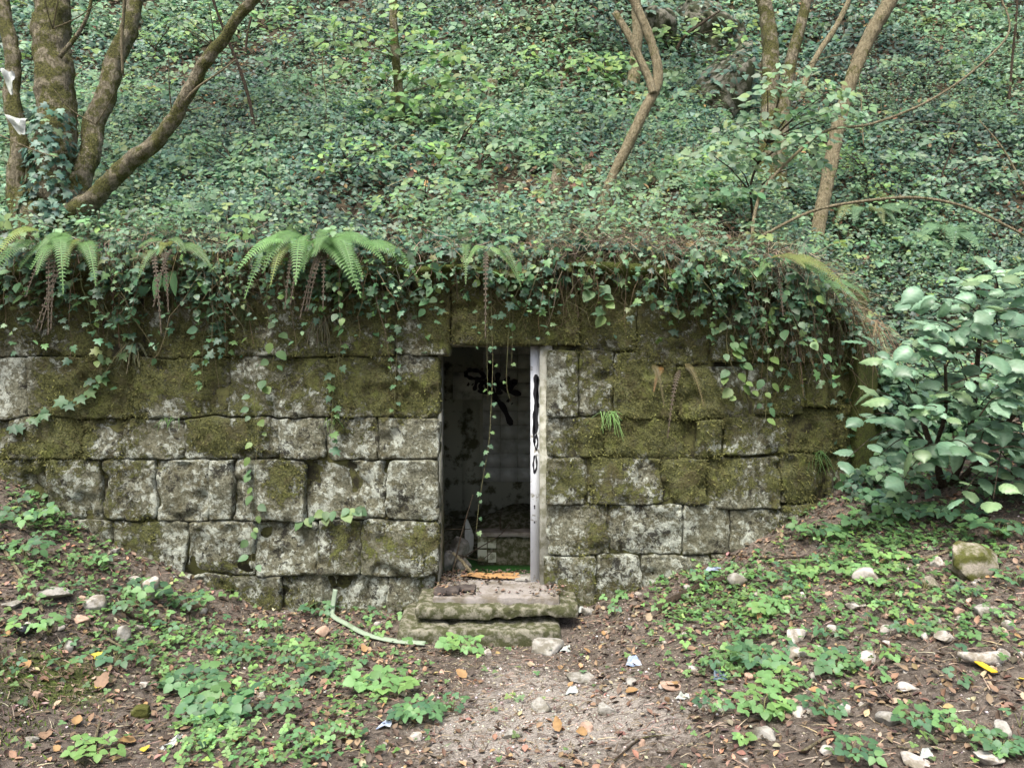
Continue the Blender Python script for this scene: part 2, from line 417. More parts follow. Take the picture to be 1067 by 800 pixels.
# ================================================================== THE SETTING
def grid_sheet(X, Y, Z):
    n, m = X.shape
    V = np.stack([X, Y, Z], -1).reshape(-1, 3)
    i = np.arange(n - 1)[:, None] * m + np.arange(m - 1)[None]
    Q = np.stack([i, i + m, i + m + 1, i + 1], -1).reshape(-1, 4)
    return V, Q
def axis(a, b, fine, far, g=1.25):
    c = list(np.arange(a, b + 1e-6, fine)); s = fine
    lo = [a]; hi = [c[-1]]
    while lo[-1] > -far: s *= g; lo.append(lo[-1] - s)
    s = fine
    while hi[-1] < far: s *= g; hi.append(hi[-1] + s)
    return np.array(lo[:0:-1] + c + hi[1:])
xs = axis(-5.2, 5.2, .035, 26)
ds = axis(-3.6, .25, .035, 22); ds = ds[ds <= .26]
X, D = np.meshgrid(xs, ds, indexing='ij'); Y = D + yl(X); Z = zg(X, Y)
Z = Z + .010 * n2(X, Y, 18, 2, 31) * (np.abs(X) < 6)
V, Q = grid_sheet(X, Y, Z)
gr = .55 * np.exp(-(((X + .12) / .55) ** 2 + ((Y + 2.1) / .7) ** 2)) + .52 * np.exp(-(((X - .3 + .15 * (Y + 1.3)) / .8) ** 2 + ((Y + 1.5) / 1.0) ** 2)) + .3 * np.exp(-(((X - 1.0) / .6) ** 2 + ((Y + 2.2) / .5) ** 2)) + .25 * n2(X, Y, 2.2, 3, 44)
mo = .75 * np.exp(-(((X + 2.6) / .5) ** 2 + ((Y + 1.75) / .5) ** 2)) + .3 * sstep(.2, .6, n2(X, Y, 1.1, 3, 40)) * sstep(1.0, 1.8, np.abs(X))
tag(obj('ground', mk_mesh('ground', V, Q, M_GROUND, att={'gravel': gr.ravel(), 'moss': mo.ravel()}, smooth=True)),
    'brown soil and gravel ground sloping up to banks at both sides', 'ground', kind='structure')

xs = axis(-8, 8, .07, 26); dv = np.concatenate([[-.16, -.155, -.15, -.10, -.03], np.arange(.04, 6, .07), np.arange(6, 16, .25), [18, 21]])
X, D = np.meshgrid(xs, dv, indexing='ij')
over = .12 * n2(X, X * 0, 1.3, 4, 50) + .0
Y = yl(X) + D - np.where(D < .2, over * sstep(.2, -.1, D), 0)
Z = zh(X, Y)
drop = np.where(xs > 2.9, 1.4, .10)[:, None] + .1 * n2(X, X * 0, 2.3, 3, 51)
Z = Z - np.where(D < -.152, np.where(D < -.157, drop, drop * .5), 0) - .12 * sstep(.3, -.16, D)
Y = Y + np.where(D < -.157, np.where(X > 2.9, .12, .24), 0)
Y = Y + .03 * fbm(np.stack([X, Z, X * 0], -1) * 5, 3, 52) * (D < 1)
V, Q = grid_sheet(X, Y, Z)
tag(obj('hillside', mk_mesh('hillside', V, Q, M_HILL, att={'gravel': 0 * X.ravel(), 'moss': (.25 + .3 * n2(X, Y, .9, 3, 55) + .4 * (D < .1)).ravel()}, smooth=True)),
    'steep wooded hillside rising behind and above the wall', 'hillside', kind='structure')

# ================================================================== STONE WALL
def wallpt(px, py, off=0.0):
    """pixel -> point on the wall face (which bends back on the right); off metres towards the viewer"""
    px = np.asarray(px, float); py = np.asarray(py, float); y = np.zeros_like(px)
    for _ in range(6): y = yl((px - CX) / F * (y - CAM[1]))
    d = y - CAM[1]
    return np.stack([(px - CX) / F * d, y - off, CAM[2] + (CY - py) / F * d], -1)
def row(y0, y1, js, **kw): return [(js[i], y0, js[i + 1], y1) for i in range(len(js) - 1)]
DL = 458; DR = 569
B = []
B += row(266, 303, [-300, -190, -95, 20, 130, 228, 330, 420, 520])
B += row(303, 372, [-300, -210, -110, -45, 47, 150, 246, 345, 412, 470])
B += row(372, 435, [-300, -190, -70, 30, 141, 241, 345, 414, DL])
B += row(435, 479, [-300, -200, -100, 12, 88, 128, 192, 294, 338, 393, DL])
B += row(479, 541, [-300, -220, -130, -40, 52, 108, 163, 219, 245, 320, 404, DL])
B += row(541, 598, [-200, -90, 20, 118, 195, 268, 332, 377, DL])
B += row(598, 668, [90, 205, 240, 295, 404, DL - 4])
B += [(470, 300, 603, 360)]
B += row(266, 300, [520, 640, 735, 800])
B += [(603, 300, 665, 364), (665, 300, 741, 380), (741, 300, 800, 376), (800, 300, 850, 378), (850, 300, 905, 376)]
B += [(DR, 364, 603, 435), (603, 364, 641, 435), (641, 366, 707, 437), (707, 381, 780, 437), (780, 378, 837, 432), (837, 378, 875, 424), (875, 376, 908, 420)]
B += [(DR, 435, 629, 477), (629, 435, 723, 478), (723, 437, 752, 478), (752, 434, 818, 474), (818, 424, 872, 472), (872, 420, 910, 470)]
B += row(477, 526, [DR, 613, 689, 734]) + [(734, 476, 812, 530), (812, 472, 862, 524), (862, 470, 910, 522)]
B += row(526, 578, [DR, 635, 711, 760]) + [(760, 530, 812, 580), (812, 525, 870, 575), (870, 522, 912, 570)]
B += row(578, 640, [DR - 2, 620, 668, 742, 810, 880])

GA_ = lambda px, py, cx, cy, rx, ry, a: a * np.exp(-(((px - cx) / rx) ** 2 + ((py - cy) / ry) ** 2))
GA = GA_
MB = [(390, 405, 45, 25, .35), (235, 455, 40, 20, .4), (297, 500, 22, 22, .4), (60, 462, 45, 25, .35), (670, 405, 45, 30, .35), (700, 458, 60, 25, .4), (850, 450, 35, 25, .5),
      (735, 415, 35, 25, .35), (640, 460, 40, 20, .3), (715, 505, 30, 22, .4), (430, 410, 25, 30, .3), (880, 440, 30, 45, .5), (590, 500, 20, 20, .25), (830, 500, 30, 25, .35), (610, 555, 22, 18, .25),
      (440, 560, 30, 20, .2), (130, 500, 20, 30, .3), (160, 555, 25, 20, .3), (760, 490, 35, 20, .2), (530, 335, 100, 22, .4), (100, 410, 60, 40, .3), (200, 395, 40, 30, .3),
      (10, 400, 25, 28, -.8), (108, 455, 20, 22, -.35), (178, 448, 16, 22, -.45), (195, 505, 28, 22, -.55), (232, 512, 14, 28, -.5), (262, 500, 16, 30, -.4), (305, 452, 26, 20, -.5), (330, 462, 14, 18, -.5),
      (375, 505, 40, 25, -.55), (432, 503, 28, 28, -.6), (437, 450, 22, 18, -.45), (290, 560, 34, 24, -.45), (575, 405, 10, 30, -.8), (590, 545, 22, 20, -.5), (665, 548, 30, 18, -.4), (700, 560, 34, 28, -.3),
      (672, 490, 16, 18, -.45), (735, 555, 36, 25, -.5), (695, 590, 40, 16, -.45), (350, 610, 60, 25, -.25), (215, 560, 45, 22, -.35), (430, 380, 16, 22, -.5), (260, 385, 18, 12, -.4), (430, 335, 8, 14, -.6), (765, 390, 20, 12, -.3), (140, 505, 26, 20, -.3), (420, 615, 30, 20, -.15)]
def mossf(px, py):
    m = np.interp(py, [280, 340, 375, 430, 480, 540, 640], [.66, .60, .53, .46, .42, .42, .48])
    m = m + .02 * ((px > 590) & (py < 530))
    for b in MB: m = m + GA(px, py, *b)
    return m + .30 * n2(px, py, .022, 3, 61) + .12 * n2(px, py, .08, 2, 63)
bx0 = np.array([0, 0, -.36]); wall = thing('stone_wall', bx0, 'long mossy retaining wall of rough squared limestone blocks with a doorway', 'wall')
mossP = []; mossN = []
for bi, (x0, y0, x1, y1) in enumerate(B):
    nu = max(6, int((x1 - x0) / 2.6)); nv = max(6, int((y1 - y0) / 2.6))
    lo = bool(x0 < -70); 
    if lo: nu //= 3; nv //= 3
    U, W = np.meshgrid(np.linspace(0, 1, nu + 1), np.linspace(0, 1, nv + 1), indexing='ij')
    # ease the sampling towards the edges
    U = .5 - .5 * np.cos(np.pi * (.08 + .84 * U)); U = (U - U.min()) / (U.max() - U.min()); W = .5 - .5 * np.cos(np.pi * (.08 + .84 * W)); W = (W - W.min()) / (W.max() - W.min())
    j = rng.normal(size=(4, 2)) * [.45, .35]
    gap = .12
    if x1 in (DL, DL - 4): j[1, 0] = j[2, 0] = 0
    if x0 in (DR,): j[0, 0] = j[3, 0] = 0
    c = np.array([(x0 + gap, y0 + gap), (x1 - gap, y0 + gap), (x1 - gap, y1 - gap), (x0 + gap, y1 - gap)]) + j
    PX = (c[0, 0] * (1 - U) + c[1, 0] * U) * (1 - W) + (c[3, 0] * (1 - U) + c[2, 0] * U) * W
    PY = (c[0, 1] * (1 - U) + c[1, 1] * U) * (1 - W) + (c[3, 1] * (1 - U) + c[2, 1] * U) * W
    wx = (x1 - x0) * .0076; wy = (y1 - y0) * .0076
    e = np.minimum(np.minimum(U, 1 - U) * wx, np.minimum(W, 1 - W) * wy)
    cor = np.hypot(np.minimum(U, 1 - U) * wx, np.minimum(W, 1 - W) * wy)
    # wobble the outline
    ed = np.exp(-e / .03)
    keepx = 1 - GA(PX, PX * 0, 513, 0, 75, 1, 1)      # keep the doorway edges straight
    wx_, wy_ = n2(PX, PY, .022, 3, 70), n2(PX, PY, .022, 3, 71)
    PX = PX + keepx * (5.0 * wx_ + 2.2 * n2(PX, PY, .08, 3, 72)); PY = PY + (3.2 * wy_ + 1.8 * n2(PX, PY, .08, 3, 73)) * (.3 + .7 * keepx)
    PX = PX + ed * .7 * n2(PX, PY, .12, 3, 270 + bi); PY = PY + ed * .7 * n2(PX, PY, .12, 3, 170 + bi)
    # round the corners off
    cc = np.exp(-cor / .035); PX = PX + cc * 1.1 * np.sign(.5 - U); PY = PY + cc * 1.1 * np.sign(.5 - W)
    pt = wallpt(PX, PY)
    r = .011; k = np.clip(1 - e / r, 0, 1); dep = -.018 * (1 - np.sqrt(np.clip(1 - k * k, 0, 1)))
    mm = mossf(PX, PY)
    q = pt * [1, 0, 1] + bi * 3.7
    tilt = rng.normal(size=2) * .014
    dep = dep + .03 + rng.normal() * .014 + tilt[0] * (U - .5) * 2 + tilt[1] * (W - .5) * 2
    dep = dep + .030 * fbm(q * 3.2, 3, 80) + .020 * fbm(q * 9, 3, 81) + .016 * fbm(q * 26, 3, 82)
    chip = fbm(q * 6.5, 2, 90); dep = dep - .04 * sstep(.25, .5, chip) - .03 * np.exp(-e / .03) * sstep(.0, .5, fbm(q * 11, 3, 91))
    dep = dep + .018 * np.clip(mm - .45, 0, .5) * (1 + .9 * fbm(q * 22, 2, 83))
    pt[..., 1] -= dep
    n, m_ = nu + 1, nv + 1
    V = pt.reshape(-1, 3)
    i = np.arange(n - 1)[:, None] * m_ + np.arange(m_ - 1)[None]
    Q = np.stack([i, i + 1, i + m_ + 1, i + m_], -1).reshape(-1, 4)
    ring = [a * m_ for a in range(n)] + [(n - 1) * m_ + b for b in range(1, m_)] + [a * m_ + m_ - 1 for a in range(n - 2, -1, -1)] + [b for b in range(m_ - 2, 0, -1)]
    back = V[ring].copy(); ctr = back.mean(0); back[:, 1] = yl(back[:, 0]) + .22; back[:, [0, 2]] = ctr[[0, 2]] + (back[:, [0, 2]] - ctr[[0, 2]]) * .985
    o = len(V); nr = len(ring); V = np.vstack([V, back]); rg = np.array(ring); ii = np.arange(nr)
    Q2 = np.stack([rg, o + ii, o + (ii + 1) % nr, rg[(ii + 1) % nr]], -1)[:, ::-1]
    part('stone', wall, V, np.vstack([Q, Q2]), M_STONE, smooth=True, att={'moss': np.concatenate([mm.ravel(), .5 + 0 * ii])})
    if x0 > -120:
        area = wx * wy; nb = int(area * 6500)
        a = rng.integers(0, n - 1, nb); b = rng.integers(0, m_ - 1, nb)
        pr = mm[a, b] + .22 * fbm(pt[a, b] * 14, 2, 84)
        pr = pr + .35 * fbm(pt[a, b] * 7, 3, 86); keep = pr > .58; a, b = a[keep], b[keep]
        f1, f2 = rng.random((2, len(a), 1))
        pp = pt[a, b] * (1 - f1) * (1 - f2) + pt[a + 1, b] * f1 * (1 - f2) + pt[a, b + 1] * (1 - f1) * f2 + pt[a + 1, b + 1] * f1 * f2
        nn = np.cross(pt[a + 1, b] - pt[a, b], pt[a, b + 1] - pt[a, b]); nn = nrm(nn); nn = nn * np.where(nn[:, 1:2] > 0, -1, 1)
        mossP.append(pp); mossN.append(nn)
mp = np.vstack(mossP); mn = np.vstack(mossN); NN = len(mp)
fw = nrm(mn * .9 + np.array([0, 0, -.35]) + .55 * rng.normal(size=(NN, 3))); upv = rng.normal(size=(NN, 3))
bright = np.clip(.5 + .9 * fbm(mp * 6, 4, 99), 0, 1.2)[:, None]
mc = (np.array([.088, .080, .034]) * (1 - bright) + np.array([.205, .215, .07]) * bright) * (1 + .3 * rng.normal(size=(NN, 1))).clip(.3, 2)
V, T, C = scatter(MOSSB, mp - mn * .002, fw, upv, rng.uniform(.010, .032, NN), mc)
solo('moss', (0, -.05, .5), V, T, M_MOSS, 'olive green moss growing over the stone wall blocks', 'moss', kind='stuff', col=C)
print('moss blades', NN)

def box(x0, x1, y0, y1, z0, z1):
    V = np.array([(x, y, z) for x in (x0, x1) for y in (y0, y1) for z in (z0, z1)], float)
    Q = np.array([(0, 1, 3, 2), (4, 6, 7, 5), (0, 4, 5, 1), (2, 3, 7, 6), (0, 2, 6, 4), (1, 5, 7, 3)])
    return V, Q, np.zeros((0, 3), int)
# dark earth core behind the joints, with the door opening left free
def core(xa, xb, za, zb):
    xx = np.arange(xa, xb + .2, .2).clip(xa, xb); ms = []
    V = []; 
    for x in xx:
        for (dy, z) in ((.026, za), (.026, zb), (.42, zb), (.42, za)): V.append((x, yl(x) + dy, z))
    n = len(xx); Q = []
    for a in range(n - 1):
        for k in range(4): Q.append((a * 4 + k, a * 4 + (k + 1) % 4, a * 4 + 4 + (k + 1) % 4, a * 4 + 4 + k))
    Q += [(3, 2, 1, 0), (n * 4 - 4, n * 4 - 3, n * 4 - 2, n * 4 - 1)]
    return np.array(V), np.array(Q), np.zeros((0, 3), int)
XL, XR, ZT = -.592, .300, 1.875
V, Q, T = cat(core(-6.6, XL, -.7, 2.5), core(XR, 3.15, -.7, 2.3), core(XL, XR, ZT, 2.5))
part('earth_core', wall, V, Q, M_CORE)
# concrete reveal of the doorway (left side, right side, soffit)
V, Q, T = cat(box(XL - .05, XL + .012, .03, .47, -.3, ZT)); part('door_reveal', wall, V, Q, M_JAMB)
V, Q, T = cat(box(.222, XR + .02, .012, .47, -.3, ZT)); part('door_reveal', wall, V, Q, M_JAMB)
V, Q, T = cat(box(XL - .05, XR + .02, .03, .47, ZT - .012, ZT + .05)); part('lintel_soffit', wall, V, Q, M_JAMB)

# white door post with sprayed black marks
post = thing('door_post', (.19, .16, -.06), 'white painted door post with black spray paint on the right of the doorway', 'door post')
V, Q, T = box(.150, .221, .10, .20, -.06, ZT - .02); part('post', post, V, Q, M_WHITE)
def ribbon(pts, wd, y, dep=.002):
    """flat painted stroke in an x-z plane at depth y"""
    pts = np.asarray(pts, float); q = []
    for a, b in zip(pts[:-1], pts[1:]):
        for t in np.linspace(0, 1, 6, endpoint=False): q.append(a * (1 - t) + b * t)
    q.append(pts[-1]); q = np.array(q)
    for _ in range(2): q[1:-1] = (q[:-2] + 2 * q[1:-1] + q[2:]) / 4
    t = nrm(np.gradient(q, axis=0)); nn = np.stack([-t[:, 1], t[:, 0]], -1)
    wv = wd * (.5 + .12 * np.sin(np.arange(len(q)) * 1.3))[:, None] * np.r_[.6, np.ones(len(q) - 2), .6][:, None]
    l = q + nn * wv; r = q - nn * wv
    V = np.vstack([np.c_[l[:, 0], np.full(len(q), y), l[:, 1]], np.c_[r[:, 0], np.full(len(q), y), r[:, 1]]])
    n = len(q); i = np.arange(n - 1); Q = np.stack([i, i + 1, n + i + 1, n + i], -1)
    return V, Q, np.zeros((0, 3), int)
def pxs(pts, y): return [tuple(P(a, b, y)[[0, 2]]) for a, b in pts]
ps = [ribbon(pxs(s, .10), wd, .0975) for s, wd in (([(558.5, 390), (558, 410), (559, 430), (558, 452)], .034), ([(560.5, 392), (560, 414), (561, 425)], .02), ([(556.5, 428), (556, 450), (557, 462)], .02),
      ([(559, 452), (556.5, 462), (559, 470), (560.5, 460), (559, 452)], .012), ([(557, 474), (555.5, 484), (557, 494), (559.5, 486), (558.5, 474)], .014), ([(557, 526), (557, 530)], .01), ([(557, 543), (557, 545)], .01))]
for V, Q, T in ps: part('spray_paint', post, V, Q, M_BLACK)

# ================================================================== ROOM BEHIND THE DOOR
BY = 2.6
def panel(name, V, Q, m, label): return tag(obj(name, mk_mesh(name, V, Q, m)), label, 'wall', kind='structure')
V, Q, T = box(-1.75, 1.55, .47, BY + .15, -.36, -.2); tag(obj('room_floor', mk_mesh('room_floor', V, Q, M_ALGAE)), 'dark green algae covered floor inside the doorway', 'floor', kind='structure')
V, Q, T = box(-1.75, 1.55, .425, BY + .15, 2.06, 2.2); tag(obj('room_ceiling', mk_mesh('room_ceiling', V, Q, M_PLAST)), 'dark concrete ceiling inside the doorway', 'ceiling', kind='structure')
V, Q, T = box(-1.75, -1.6, .43, BY + .15, -.2, 2.06); panel('room_wall', V, Q, M_PLAST, 'stained side wall inside the doorway on the left')
V, Q, T = box(1.4, 1.55, .43, BY + .15, -.2, 2.06); panel('room_wall', V, Q, M_PLAST, 'stained side wall inside the doorway on the right')
V, Q, T = cat(box(-1.6, XL - .05, .425, .5, -.2, 2.06), box(XR + .02, 1.4, .425, .5, -.2, 2.06), box(XL - .05, XR + .02, .4251, .5, ZT + .05, 2.06)); panel('room_wall', V, Q, M_PLAST, 'inner face of the front wall around the doorway')
V, Q, T = box(-1.6, 1.4, BY, BY + .15, -.2, 2.06)
bw = panel('room_back_wall', V, Q, M_PLAST, 'back wall inside the doorway with pale tiles and black graffiti')
sx = 8.7 / 800
tme = None
for c in range(8):
    for r in range(10):
        x = P(503, 0, BY)[0] + .003 + c * .198; z = 2.04 - r * .160
        if x + .19 > 1.4: continue
        if rng.random() < .05: continue
        V, Q, T = box(0, .194, -.012, .0, 0, .156)
        if tme is None: tme = mk_mesh('tile', V, Q, M_TILE)
        t = obj('tile', tme, bw, (x, BY - .0005 + rng.normal() * .0008, z - .156)); t.rotation_euler = (rng.normal() * .006, 0, rng.normal() * .008)
a = P(472, 388, BY); b = P(503, 416, BY)
V, Q, T = box(a[0], b[0], BY - .035, BY - .001, b[2], a[2]); obj('plaster_patch', mk_mesh('plaster_patch', V, Q, M_PLASTL), bw)
a = P(482, 418, BY - .02); b = P(500, 545, BY - .02)
V, Q, T = box(a[0], b[0], BY - .02, BY - .001, b[2], a[2]); obj('plaster_patch', mk_mesh('plaster_patch', V, Q, M_PLAST), bw)
gy = BY - .042
G = [([(484, 390), (489, 385), (498, 386), (506, 392), (500, 395), (490, 394), (484, 390)], 3), ([(494, 407), (497, 396), (504, 399), (499, 403), (506, 408)], 3), ([(506, 395), (508, 409), (512, 396)], 3),
     ([(512, 377), (511, 395), (512, 411)], 5), ([(519, 388), (518, 400), (520, 411)], 4), ([(531, 393), (520, 402), (531, 409)], 3), ([(524, 400), (538, 397), (529, 407), (543, 411)], 4.5), ([(498, 407), (512, 411), (524, 409)], 2.5),
     ([(513, 411), (524, 423), (533, 443)], 4.5), ([(487, 400), (489, 401)], 3), ([(492, 400), (493, 401)], 2.5), ([(529, 416), (531, 418)], 4), ([(533, 420), (534, 421)], 2)]
V, Q, T = cat(*[ribbon(pxs(s, gy), wd * 1.25 * sx, gy - .0004 * k) for k, (s, wd) in enumerate(G)])
obj('graffiti', mk_mesh('graffiti', V, Q, M_BLACK), bw)

# low broken partition with a few white tiles, rubble behind it
def rough_box(x0, x1, y0, y1, z0, z1, cell=.04, rnd=.02, amp=.008, fr=9., seed=0, chips=.0):
    ms = []; c = np.array([(x0 + x1) / 2, (y0 + y1) / 2, (z0 + z1) / 2]); h = np.array([x1 - x0, y1 - y0, z1 - z0]) / 2
    rnd = min(rnd, h.min() * .9)
    for ax in range(3):
        u, v = [k for k in range(3) if k != ax]
        nu = max(2, int(2 * h[u] / cell)); nv = max(2, int(2 * h[v] / cell))
        A, Bq = np.meshgrid(np.linspace(-1, 1, nu + 1), np.linspace(-1, 1, nv + 1), indexing='ij')
        for s in (-1, 1):
            p = np.zeros(A.shape + (3,)); p[..., u] = A * h[u]; p[..., v] = Bq * h[v]; p[..., ax] = s * h[ax]
            inner = np.clip(p, -(h - rnd), h - rnd); d = nrm(p - inner); p = inner + d * rnd
            w_ = p + c
            k = amp * fbm(w_ * fr, 4, seed) + .5 * amp * fbm(w_ * fr * 4, 3, seed + 3)
            if chips: k = k - chips * sstep(.2, .5, fbm(w_ * fr * .7, 3, seed + 7))
            V = (w_ + d * k[..., None]).reshape(-1, 3)
            i = np.arange(nu)[:, None] * (nv + 1) + np.arange(nv)[None]
            Q = np.stack([i, i + nv + 1, i + nv + 2, i + 1], -1).reshape(-1, 4)
            flip = (s < 0) ^ (ax == 1)
            ms.append((V, Q[:, ::-1] if flip else Q, np.zeros((0, 3), int)))
    return cat(*ms)
pa = P(497, 556, 1.3); pb = P(585, 586, 1.3)
low = thing('low_partition', (.3, 1.35, -.2), 'low broken tiled partition inside the dark doorway', 'partition')
V, Q, T = rough_box(pa[0], 1.39, 1.3, 1.5, -.2, pa[2] - .03, .05, .02, .012, 8, 300); part('masonry', low, V, Q, M_CONCM, smooth=True)
V, Q, T = rough_box(pa[0] - .02, 1.39, 1.27, 1.52, pa[2] - .028, pa[2] + .015, .05, .012, .01, 8, 301); part('ledge', low, V, Q, M_CONC, smooth=True)
for (tx, tz, s) in ((497.5, 571, 1), (508, 571, .9), (497.5, 585, 1), (508.5, 586, .85)):
    a = P(tx, tz, 1.28); V, Q, T = rough_box(a[0], a[0] + .092 * s, 1.276, 1.293, a[2], a[2] + .115 * s, .04, .006, .003, 12, 310); part('tile', low, V, Q, M_PLAST, smooth=True)

def rock(px=None, py=None, sx_=.1, sy_=.1, sz_=.08, seed=0, c=None, sub=10, facets=11):
    """angular boulder: cube-sphere, cut by random planes, roughened; returns centred mesh"""
    r = np.random.default_rng(seed + 500); ms = []
    for ax in range(3):
        u, v = [k for k in range(3) if k != ax]
        A, Bq = np.meshgrid(np.linspace(-1, 1, sub + 1), np.linspace(-1, 1, sub + 1), indexing='ij')
        for s in (-1, 1):
            p = np.zeros(A.shape + (3,)); p[..., u] = np.tan(A * .785); p[..., v] = np.tan(Bq * .785); p[..., ax] = s
            i = np.arange(sub)[:, None] * (sub + 1) + np.arange(sub)[None]
            Q = np.stack([i, i + sub + 1, i + sub + 2, i + 1], -1).reshape(-1, 4)
            ms.append((nrm(p).reshape(-1, 3), Q[:, ::-1] if ((s < 0) ^ (ax == 1)) else Q, np.zeros((0, 3), int)))
    V, Q, T = cat(*ms)
    for k in range(facets):
        n_ = nrm(r.normal(size=3)); d = r.uniform(.42, .78); h = V @ n_ - d
        V = V - np.maximum(h, 0)[:, None] * n_ * .93
    V = V * (1 + .10 * fbm(V * 1.6 + seed * 7.1, 3, 7))[:, None] + .03 * fbm(V * 6 + seed, 3, 8)[:, None] * nrm(V)
    return V * np.array([sx_, sy_, sz_]), Q
def rocks_in_room():
    r = np.random.default_rng(3)
    L = []
    for k in range(26):
        x = r.uniform(-1.2, 1.2); y = r.uniform(1.6, 2.4); h = .05 + .35 * max(0, 1 - abs(y - 2.2) / .7) * (.6 + .5 * (x > -.2))
        s = r.uniform(.06, .16); V, Q = rock(sx_=s * 1.3, sy_=s, sz_=s * .7, seed=900 + k, sub=5)
        a = r.uniform(0, 6.3); R = np.array([[math.cos(a), -math.sin(a), 0], [math.sin(a), math.cos(a), 0], [0, 0, 1]])
        L.append((V @ R.T + [x, y, -.2 + h * r.uniform(.3, 1)], Q, np.zeros((0, 3), int)))
    # heap body under the pieces
    xx, yy = np.meshgrid(np.linspace(-1.55, 1.38, 50), np.linspace(1.52, 2.58, 24), indexing='ij')
    zz = -.22 + .40 * sstep(1.5, 2.2, yy) * (.65 + .4 * sstep(-.6, .2, xx)) + .07 * n2(xx, yy, 4, 3, 77); Vs, Qs = grid_sheet(xx, yy, zz)
    L.append((Vs, Qs, np.zeros((0, 3), int)))
    V, Q, T = cat(*L)
    solo('rubble', (0, 2, -.2), V, Q, M_CONCM, 'heap of dark rubble at the back of the room behind the doorway', 'rubble', kind='stuff')
rocks_in_room()
for (px, py, y, s, m, lb) in ((478, 556, 1.2, .11, M_ROCKG, 'large grey rubble chunk on the floor inside the left of the doorway'), (489, 540, 1.7, .06, M_TILE, 'small round white lump in the dark room inside the doorway'), (469, 572, 1.0, .08, M_ROCKG, 'broken grey block just inside the left of the doorway'), (484, 580, .9, .08, M_ROCKG, 'grey rubble lump on the green floor inside the doorway')):
    p = P(px, py, y); zf = -.2; h = max(p[2] - zf, .05)
    V, Q = rock(sx_=s, sy_=s * .8, sz_=h * .62, seed=int(px), sub=8); solo('rubble_chunk', (p[0], y, zf), V + [p[0], y, zf + h * .5], Q, m, lb, 'rubble', smooth=False)

# ================================================================== DOOR STEP
st = thing('door_step', (-.12, -.2, -.35), 'worn mossy concrete door step with two slabs below the doorway', 'step')
def warp_step(V, y0, amp):
    V = V.copy(); f = sstep(.2, -.3, V[:, 1]); V[:, 1] += f * (.10 * sstep(.1, .55, V[:, 0]) + .03 * n2(V[:, 0], V[:, 2] * 0, 2.5, 3, 66)); V[:, 2] -= .03 * sstep(-.2, -.5, V[:, 1]) + .02 * sstep(.2, .5, V[:, 0]); return V
V, Q, T = rough_box(-.72, .50, -.46, .44, -.165, -.066, .022, .03, .016, 7, 320, .022); part('upper_slab', st, warp_step(V, 0, 1), Q, M_CONCM, smooth=True)
V, Q, T = rough_box(-.60, .36, -.36, .40, -.12, -.046, .03, .02, .010, 6, 322, .012); part('worn_tread', st, V, Q, M_CONC, smooth=True)
V, Q, T = rough_box(-.84, .36, -.57, .10, -.42, -.195, .022, .03, .018, 6, 321, .025); part('lower_slab', st, warp_step(V, 0, 1), Q, M_CONCM, smooth=True)
print('wall ok')

# ================================================================== TREES
IVYC = [(.070, .155, .110), (.098, .195, .135), (.046, .108, .078), (.145, .235, .115)]
def trunk(root, name, pts, rad, m, sides=12, rough=.12, fr=5., seed=0, res=8):
    V, Q, T = tube(pts, rad, sides, res, rough, fr, seed); return part(name, root, V, [Q, T], m, smooth=True)
def pl(pxy, y0, dy=0.0):
    """pixel polyline -> points whose depth runs from y0 to y0+dy"""
    n = len(pxy); return [P(a, b, y0 + dy * k / max(1, n - 1)) for k, (a, b) in enumerate(pxy)]
def leafball(c, rad, n, size, cols, wts):
    d = nrm(rng.normal(size=(n, 3))); r = rng.random(n) ** .45
    cl = fbm(d * 2.2 + c, 2, 5)
    p = np.asarray(c) + d * (r * (1 + .5 * cl))[:, None] * np.asarray(rad)
    up = nrm(rng.normal(size=(n, 3)) * .6 + [0, 0, 1]); fw = rng.normal(size=(n, 3))
    return scatter(OVATE3, p, fw, up, rng.uniform(.7, 1.3, n) * size, mixcol(cols, wts, n))
GREENS = [(.06, .11, .035), (.045, .085, .03), (.09, .13, .035)]
def crown(root, c, rad, n=900, size=.12):
    V, T, C = leafball(c, rad, n, size, GREENS, [3, 2, 1]); part('crown', root, V, T, M_LEAF, col=C)

# left multi-stemmed tree on top of the wall
YT = .45; b = P(48, 245, YT)
t = thing('multi_stemmed_tree', b, 'mossy old multi-stemmed tree with thick leaning limbs at the left top of the wall', 'tree')
t_left = t
trunk(t, 'trunk', pl([(44, 262), (47, 215), (52, 170), (60, 130), (57, 85), (52, 45), (54, 0), (46, -60), (40, -170), (36, -330)], YT, .3), [.25, .20, .165, .155, .150, .145, .14, .13, .10, .06], M_BARK, 32, .26, 11, 1, 20)
trunk(t, 'stem', pl([(26, 240), (16, 195), (20, 150), (12, 105), (14, 60), (4, 10), (-12, -110), (-30, -260)], YT - .05, .2), [.09, .07, .066, .062, .06, .058, .05, .03], M_BARK, 20, .26, 13, 2, 16)
trunk(t, 'stem', pl([(76, 222), (84, 185), (94, 160), (98, 130), (112, 95), (119, 65), (134, 30), (142, -5), (165, -90), (190, -240)], YT + .1, .5), [.11, .095, .085, .084, .078, .08, .074, .07, .06, .04], M_BARK, 22, .26, 12, 3, 16)
trunk(t, 'limb', pl([(62, 226), (80, 219), (98, 206), (118, 186), (140, 165), (158, 152), (178, 128), (190, 108), (204, 82), (214, 64), (234, 40), (250, 16), (268, -4), (300, -50), (340, -130)], YT - .05, -.45), [.10, .088, .08, .074, .066, .062, .058, .056, .052, .048, .045, .042, .04, .034, .02], M_BARK, 22, .28, 14, 4, 14)
trunk(t, 'branch', pl([(186, 112), (205, 92), (228, 76), (246, 62)], YT - .3, -.1), [.012, .01, .008, .005], M_BARKL, 6, .1, 7, 5)
